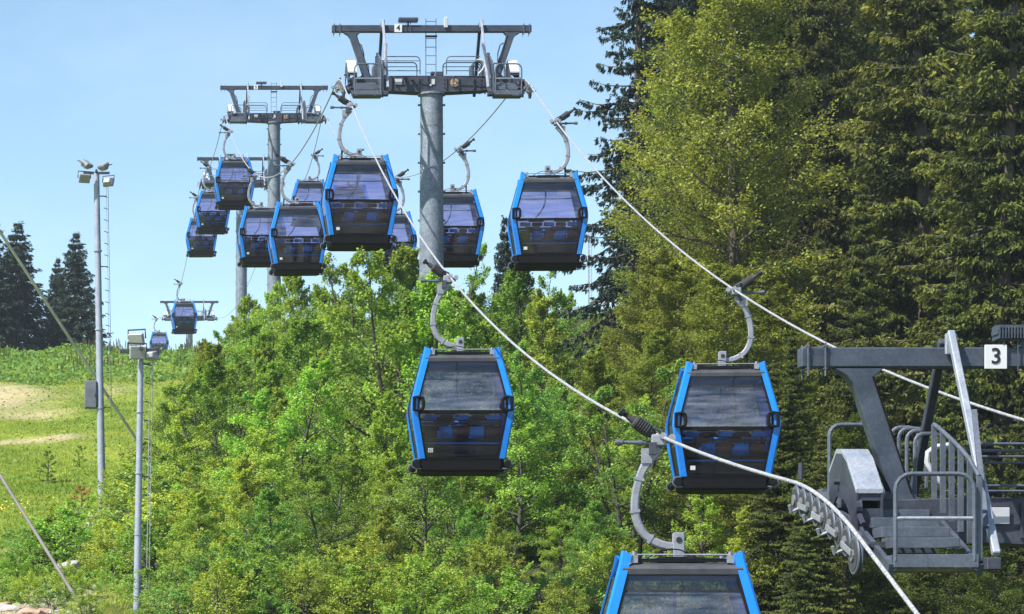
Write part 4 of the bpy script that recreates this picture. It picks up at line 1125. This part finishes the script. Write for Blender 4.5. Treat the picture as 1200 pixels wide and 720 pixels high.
# shrubs: foreground band and the left bank
def shrub(px, D, h, k, label, group, wid=1.15):
    x = px2x(px, D); label = ('bright green', 'yellow green', 'deep green')[k] + ' leafy shrub ' + where(x, D, float(ground(x, D)) + h * .6); put_tree('shrub', SHRUB[k], 2.4 if k != 1 else 2.2, x, D, h, label, 'shrub', group, wid=wid)
for i in range(70):
    D = rnd.uniform(56.5, 66); px = rnd.uniform(205, 1010)
    if abs(px - 163) < 45 and D < 64: continue
    shrub(px, D, rnd.uniform(.9, 1.7), rnd.choice([0, 1, 1, 2]), None, 'shrubs along the bottom edge')
for (px, D, h, k) in [(20, 70, 1.2, 0), (45, 74, 1.5, 2), (72, 74, 1.9, 0), (62, 79, 1.5, 1), (88, 77, 1.1, 2), (84, 82, 1.0, 0), (146, 80, 1.5, 0), (150, 88, 1.9, 1), (165, 90, 2.2, 0), (180, 84, 2.6, 2),
                      (178, 98, 2.4, 1), (186, 108, 2.2, 0), (135, 72, 1.5, 1), (178, 68, 1.9, 0), (190, 74, 2.5, 1), (80, 66, .9, 1), (60, 63.5, .7, 2), 
                      (190, 60, 1.2, 2), (100, 59.5, .7, 1), (30, 66, .8, 1), (8, 73, .8, 2), (196, 120, 1.9, 0), (202, 135, 1.8, 2), (205, 150, 1.7, 1), (0, 66.5, 1.0, 0), (155, 76, 1.9, 2), (205, 90, 3.0, 0), (212, 78, 2.8, 2)]:
    shrub(px, D, h, k, None, 'shrubs on the bank at lower left', 1.2)

# beeches and broadleaves of the wood on the right
def wood(px, D, h, meshes, bh, name, label, cat, group, wid=1.0, rz=None):
    x = px2x(px, D); put_tree(name, meshes, bh, x, D, h, label, cat, group, wid=wid, rz=rz)
wood(858, 96, 23.5, BEECH[0], 24, 'beech_tree', 'tall sunlit yellow green beech in front of the wood, right of the dark spruce', 'tree', 'beeches in the wood', .80, .6)
wood(800, 104, 19.0, BEECH[1], 22, 'beech_tree', 'beech leaning out at the left flank of the tall sunlit beech', 'tree', 'beeches in the wood', .62, 2.0)
wood(985, 112, 26.0, BEECH[2], 22, 'beech_tree', 'dark green beech between the sunlit beech and the big spruces', 'tree', 'beeches in the wood', .72, 1.0)
wood(930, 120, 27.0, BEECH[2], 22, 'beech_tree', 'shaded broadleaf tree rising behind the sunlit beech at the top edge', 'tree', 'beeches in the wood', .7, 4.0)
for i, (px, D, h, k, wd) in enumerate([(768, 92, 9.8, 1, .5), (716, 98, 7.0, 0, .42), (800, 84, 9.2, 1, .6), (850, 80, 9.5, 0, .6), (900, 86, 10.0, 1, .65), (765, 80, 7.0, 0, .6), (820, 74, 6.4, 1, .6), (700, 84, 6.0, 0, .6), (880, 73, 6.0, 0, .6), (925, 78, 7.5, 2, .6)]):
    wood(px, D, h, BEECH[k], (24, 22, 22)[k], 'small_beech', ('olive green beech with layered boughs ' if k != 2 else 'dark green beech with layered boughs ') + where(px2x(px, D), D, float(ground(px2x(px, D), D)) + h * .75), 'tree', 'low beeches at the foot of the wood', wd / .5 * .9)
wood(845, 99, 16.5, BEECH[1], 22, 'beech_tree', 'shorter beech filling the middle of the sunlit beech crown', 'tree', 'beeches in the wood', .85, 5.1)
# spruces
wood(752, 112, 31, SPRD[0], 26, 'spruce_tree', 'tall dark sparse spruce at the left edge of the wood against the sky', 'tree', 'spruces of the wood', .80)
wood(795, 122, 31, SPRD[0], 26, 'spruce_tree', 'dark spruce standing behind the tall sunlit beech', 'tree', 'spruces of the wood', .85)
wood(592, 140, 0.1 + (py2z(252, 140) - float(ground(px2x(592, 140), 140))), SPRD[1], 13, 'spruce_tree', 'small bluish spruce top rising over the thicket between two gondolas', 'tree', None, .72)
for i, (px, D, h, k, wd, lab) in enumerate([
    (1078, 92, 30, 0, 1.0, 'large spruce with yellow green bough tips above the near gantry'),
    (1178, 86, 30, 1, .95, 'large spruce at the right edge of the picture behind the sign 3'),
    (1010, 84, 15, 1, .9, 'mid height spruce behind the front sheaves of the nearest tower'),
    (1120, 74, 13, 0, .95, 'lower spruce directly behind the nearest tower platform'),
    (960, 104, 27, 1, .8, 'dark spruce between the beeches and the large spruce'),
    (1240, 98, 31, 0, 1.0, 'spruce just beyond the right picture edge'),
    (930, 74, 9.0, 0, .9, 'small spruce right of the gondola before the beech foliage'),
    (1195, 70, 10, 1, .9, 'small spruce in the bottom right corner under the gantry'),
    (1060, 68, 7.5, 0, .95, 'small spruce below the sheave row of the nearest tower')]):
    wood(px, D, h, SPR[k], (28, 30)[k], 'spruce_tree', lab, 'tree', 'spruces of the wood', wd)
for i in range(46):
    D = rnd.uniform(108, 165); x = rnd.uniform(3.5, 50) + (D - 108) * .05 + SH * D
    if px2x(716, D) > x - 2.5: x = px2x(716, D) + 3 + rnd.random() * 6
    h = rnd.uniform(25, 31); k = rnd.choice([0, 1, 2])
    ms, bh = ((SPR[0], 28), (SPR[1], 30), (SPRD[0], 26))[k]
    if x < px2x(860, D): ms, bh = SPRD[0], 26
    put_tree('spruce_tree', ms, bh, x, D, h, 'dark spruce deep in the wood behind the front trees', 'tree', 'spruces deep in the wood', wid=.95)
for i in range(34):
    D = rnd.uniform(62, 84); px = rnd.uniform(880, 1280); x = px2x(px, D); hu = rnd.uniform(4.5, 8.0)
    ms, bh = (SPR[i % 2], (28, 30)[i % 2]) if i % 3 else (BEECH[2], 22)
    put_tree('undergrowth_tree', ms, bh, x, D, hu, ('small dark spruce ' if i % 3 else 'small dark broadleaf tree ') + where(x, D, float(ground(x, D)) + hu * .7), 'tree', 'undergrowth at bottom right', wid=1.0)
# spruces on the crest at far left
for (px, D, pyt, wd, lab) in [(-14, 232, 240, 1.40, 'dark spruce cut by the left edge on the meadow crest'), (20, 236, 258, 1.40, 'dark spruce with a pointed top second from the left on the meadow crest'), 
                          (67, 240, 300, 1.01, 'slimmer lower spruce left in the pair beside the floodlight pole'), (88, 236, 270, 1.29, 'taller spruce right in the pair beside the floodlight pole'), (-40, 236, 250, 1.40, 'dark spruce outside the left edge on the crest')]:
    x = px2x(px, D); zg = float(ground(x, D)); h = py2z(pyt, D) - zg
    put_tree('spruce_tree', SPRD[1], 13, x, D, h, lab, 'tree', 'spruces on the meadow crest', wid=wd)

# ------------------------------------------------------------------ meadow: grass, dock weeds, rocks, small plants (uncountable -> stuff)
k = 90000
D = 60 + (185 - 60) * rng.random(k) ** .8
px = rng.uniform(-60, 260, k); x = px2x(px, D)
left = SH * D + np.interp(D, [55, 70, 99, 130, 160, 200], [-6.4, -7.7, -10.6, -13.6, -15.6, -17.5])
keep = (x < left) & (bare_f(x, D) + rng.random(k) * .7 < .75)
x, D = x[keep], D[keep]; k = len(x); z = ground(x, D)
hgt = rng.uniform(.04, .12, k) * (1 + .6 * (np.sin(x * .7) * np.cos(D * .31) > .2)); a = rng.uniform(0, 6.28, k); wd = rng.uniform(.015, .035, k)
Vt = np.empty((k, 3, 3)); ca, sa = np.cos(a) * wd, np.sin(a) * wd
Vt[:, 0] = np.stack([x - ca, D - sa, z - .02], 1); Vt[:, 1] = np.stack([x + ca, D + sa, z - .02], 1)
Vt[:, 2] = np.stack([x + rng.normal(0, .08, k), D + rng.normal(0, .08, k), z + hgt], 1)
tint = .45 + .35 * np.sin(x * .45 + 1) * np.sin(D * .11) + rng.normal(0, .2, k) - .35 * (1 - sstep(112, 126, D)) * sstep(90, 97, D)
me = np_mesh('meadow_grass', Vt.reshape(-1, 3), np.arange(3 * k).reshape(k, 3), 'grass', {'tint': np.clip(tint, 0, 1)})
o = bpy.data.objects.new('meadow_grass', me); COL.objects.link(o); tag(o, 'short sunlit grass covering the meadow slope at left', 'grass', kind='stuff')
# dock weeds on the crest band
def weeds(name, label, kx, xr, dr, hmax, lsz=.16):
    C = np.stack([rng.uniform(*xr, kx), rng.uniform(*dr, kx)], 1); C[:, 0] += SH * C[:, 1]
    keep = np.sin(C[:, 0] * 1.7 + 3) * np.cos(C[:, 1] * .9) + rng.normal(0, .7, kx) > -.5
    C = C[keep]; kx = len(C); zz = ground(C[:, 0], C[:, 1]); patch = .5 + .5 * np.sin(C[:, 0] * .9) * np.cos(C[:, 1] * .45 + C[:, 0] * .3)
    ht = rng.random(kx) * hmax * (.35 + .65 * patch)
    P = np.stack([C[:, 0], C[:, 1], zz + ht], 1); Nn = unit(np.array([0, -.2, .6]) + rng.normal(0, .5, (kx, 3))); Uu = rng.normal(0, 1, (kx, 3)); Uu -= Nn * (Uu * Nn).sum(1, keepdims=True)
    la = rng.uniform(.6, 1.3, kx) * lsz
    me = leaf_mesh(name, P, Uu, Nn, la, la * .55, .3 + .3 * patch + rng.normal(0, .2, kx), 'weed')
    o = bpy.data.objects.new(name, me); COL.objects.link(o); tag(o, label, 'weeds', kind='stuff')
weeds('dock_weeds', 'tall leafy weeds covering the upper meadow below the crest', 34000, (-48, -14), (176, 212), .75)
weeds('bank_weeds', 'loose leafy ground cover between the bank shrubs at lower left', 9000, (-16, -8), (64, 98), .45, .075)
weeds('ridge_weeds', 'grassy weeds on the far ridge seen through the gap beside the mast', 7000, (-2, 14), (196, 224), .5)
weeds('meadow_herbs', 'low broad leaved herbs scattered through the meadow grass', 9000, (-34, -16), (100, 178), .16, .08)
kx = 1500
Y_ = rng.uniform(182, 210, kx); X_ = rng.uniform(-46, -14, kx) + SH * Y_; m_ = MB(); Zg = ground(X_, Y_)
kp = (np.sin(X_ * .8 + 1) + rng.normal(0, .6, kx)) > .2
Vs, Fs = [], []
for i in np.nonzero(kp)[0]:
    h = random.uniform(.6, 1.15); b = len(Vs); wq = .035; lx = random.uniform(-.1, .1)
    x0, y0, z0 = X_[i], Y_[i], Zg[i]
    for (zq, wv) in ((0, .012), (h * .45, .015), (h * .7, wq), (h * .9, wq), (h, .01)):
        for aa in (0, 2.1, 4.2): Vs.append((x0 + lx * zq + math.cos(aa) * wv, y0 + math.sin(aa) * wv, z0 + zq))
    for q in range(4):
        for e_ in range(3): Fs.append((b + q * 3 + e_, b + q * 3 + (e_ + 1) % 3, b + q * 3 + 3 + (e_ + 1) % 3, b + q * 3 + 3 + e_))
me = bpy.data.meshes.new('seed_stalks'); me.from_pydata(Vs, [], Fs); me.materials.append(M['weed_stalk'])
o = bpy.data.objects.new('seed_stalks', me); COL.objects.link(o); tag(o, 'brown seed stalks standing above the crest weeds', 'weeds', kind='stuff')

def rock(px, py_, D, s, mat, label, group=None, flat=.65):
    x = px2x(px, D); z = float(ground(x, D)) if py_ is None else max(py2z(py_, D), float(ground(x, D)))
    import bmesh
    bm = bmesh.new(); bmesh.ops.create_icosphere(bm, subdivisions=3, radius=s)
    sd0 = random.random() * 100
    cuts = [(Vector((random.gauss(0, 1), random.gauss(0, 1), random.gauss(0, 1))).normalized(), random.uniform(.55, .85) * s) for _ in range(9)]
    for v in bm.verts:
        for nn, dd in cuts:
            q = v.co.dot(nn)
            if q > dd: v.co -= nn * (q - dd)
        f_ = 1 + .05 * math.sin(v.co.x / s * 7 + sd0) * math.sin(v.co.y / s * 6 + sd0) + random.uniform(-.015, .015)
        v.co = Vector((v.co.x * f_ * 1.2, v.co.y * f_, v.co.z * f_ * flat))
    me = bpy.data.meshes.new('rock'); bm.to_mesh(me); bm.free(); me.materials.append(M[mat])
    o = bpy.data.objects.new('rock', me); COL.objects.link(o); o.location = (x, D, z); o.rotation_euler = (0, 0, random.uniform(0, 6))
    tag(o, label, 'rock', group)
rock(119, 610, 95.5, .46, 'rockred', 'ochre and white rock at the foot of the tall floodlight pole', None, .6)
rock(133, 622, 93, .26, 'rock', 'small pale rock right of the ochre rock by the pole foot', None)
rock(80, 664, 70.5, .30, 'rock', 'rounded white rock among the shrubs at lower left', None)
rock(105, 634, 90, .34, 'rock', 'pale boulder in the bushes below the tall floodlight pole', None)
for i, (px, D, s) in enumerate([(8, 60.5, .34), (24, 61, .26), (40, 60.2, .36), (60, 60, .22), (4, 64, .22), (14, 68, .2), (6, 71, .2), (30, 59.4, .3), (52, 61.5, .18), (20, 65.5, .15), (76, 59.6, .2)]):
    rock(px, None, D, s, 'rockred' if i % 3 else 'rock', ('ochre' if i % 3 else 'pale grey') + (' large' if s > .3 else ' medium' if s > .19 else ' small') + ' stone on bare soil ' + ('at the left edge' if px < 12 else 'below the grey pipe' if px > 45 else 'in the bottom left corner'), 'stones in the bottom left corner', .5)
0 and rock(419, 506, 84, .3, 'rock', 'grey rock showing through leaves in the middle of the thicket', None)
0 and rock(469, 560, 76, .26, 'rock', 'grey rock in the thicket below left of the lone gondola', None)
# loose stones scatter as stuff
Vs, Fs = [], []
for i in range(700):
    px = random.uniform(-10, 110); D = random.uniform(58, 74); x = px2x(px, D)
    if float(bare_f(np.array(x), np.array(D))) < .35: continue
    r = random.uniform(.015, .07); z = float(ground(x, D)); b = len(Vs)
    Vs += [(x + r * 1.2, D, z), (x, D + r, z), (x - r, D, z + r * .1), (x, D - r, z), (x + r * .2, D - r * .2, z + r * .8), (x, D, z - r)]
    Fs += [(b, b + 1, b + 4), (b + 1, b + 2, b + 4), (b + 2, b + 3, b + 4), (b + 3, b, b + 4), (b + 1, b, b + 5), (b + 2, b + 1, b + 5), (b + 3, b + 2, b + 5), (b, b + 3, b + 5)]
me = bpy.data.meshes.new('gravel'); me.from_pydata(Vs, [], Fs); me.materials.append(M['rock'])
o = bpy.data.objects.new('gravel', me); COL.objects.link(o); tag(o, 'loose pale gravel on the bare soil at bottom left', 'gravel', kind='stuff')
# small plants on the meadow
SAP = deciduous(501, 1.6, .5, 18, 4, 10, .055, .1, 'leaf_mid')
x = px2x(54, 107); put_tree('sapling', SAP, 1.6, x, 112, 1.35, 'tiny leafy sapling standing alone in the meadow grass', 'sapling', None)
x = px2x(92, 118); put_tree('sapling', SAP, 1.6, x, 128, 1.1, 'tiny sapling just left of the tall pole in the meadow', 'sapling', None)
RED = deciduous(502, .8, .4, 16, 4, 10, .035, .1, 'redplant')
x = px2x(95, 101); put_tree('reddish_plant', RED, .8, x, 104, .9, 'rust red withered plant in the grass left of the tall pole', 'plant', None)
kx = 80; Xf = rng.normal(px2x(14, 101), 1.3, kx); Yf = rng.normal(101, 1.2, kx); Zf = ground(Xf, Yf) + rng.uniform(.12, .3, kx)
Nn = unit(np.array([0, -.5, 1]) + rng.normal(0, .3, (kx, 3))); Uu = rng.normal(0, 1, (kx, 3)); la = np.full(kx, .035)
me = leaf_mesh('yellow_flowers', np.stack([Xf, Yf, Zf], 1), Uu, Nn, la, la, la, 'flower')
o = bpy.data.objects.new('yellow_flowers', me); COL.objects.link(o); tag(o, 'patch of yellow flowers at the left edge of the meadow', 'flowers', kind='stuff')

# ------------------------------------------------------------------ thin summer haze: one closed box of even air
hm = bpy.data.materials.new('haze_air'); hm.use_nodes = True
hn, hl = hm.node_tree.nodes, hm.node_tree.links
hn.remove(hn['Principled BSDF'])
pv = hn.new('ShaderNodeVolumePrincipled'); pv.inputs['Color'].default_value = (.80, .88, 1.0, 1); pv.inputs['Density'].default_value = HAZE; pv.inputs['Anisotropy'].default_value = .2
hl.new(pv.outputs[0], hn['Material Output'].inputs['Volume'])
M['haze'] = hm
hz = MB().box((0, 1800, -45), (3200, 4600, 220)).build('haze', 'haze'); tag(hz, kind='stuff'); hz['label'] = 'thin pale summer haze filling the air'

# the same description twice: tell the things apart by distance
from collections import defaultdict
dl = defaultdict(list)
for o in bpy.data.objects:
    if o.parent is None and 'label' in o and o.get('category') and 'deep in the wood' not in o['label']: dl[o['label']].append(o)
ORD = ['nearest', 'second nearest', 'third nearest', 'fourth nearest', 'fifth nearest', 'sixth nearest', 'seventh nearest', 'eighth nearest']
for lab, os_ in dl.items():
    if len(os_) < 2: continue
    os_.sort(key=lambda q: q.location.y)
    for i, q in enumerate(os_):
        q['label'] = ((('nearer ', 'farther ')[i]) if len(os_) == 2 else (ORD[i] + ' ' if i < len(ORD) else '')) + lab
    
for o in bpy.data.objects:
    if 'label' in o and len(o['label'].split()) > 16:
        o['label'] = o['label'].replace(' young tree', ' tree').replace(', middle row', '').replace(', lowest row', '').replace(', front row', '').replace(', back row', '')
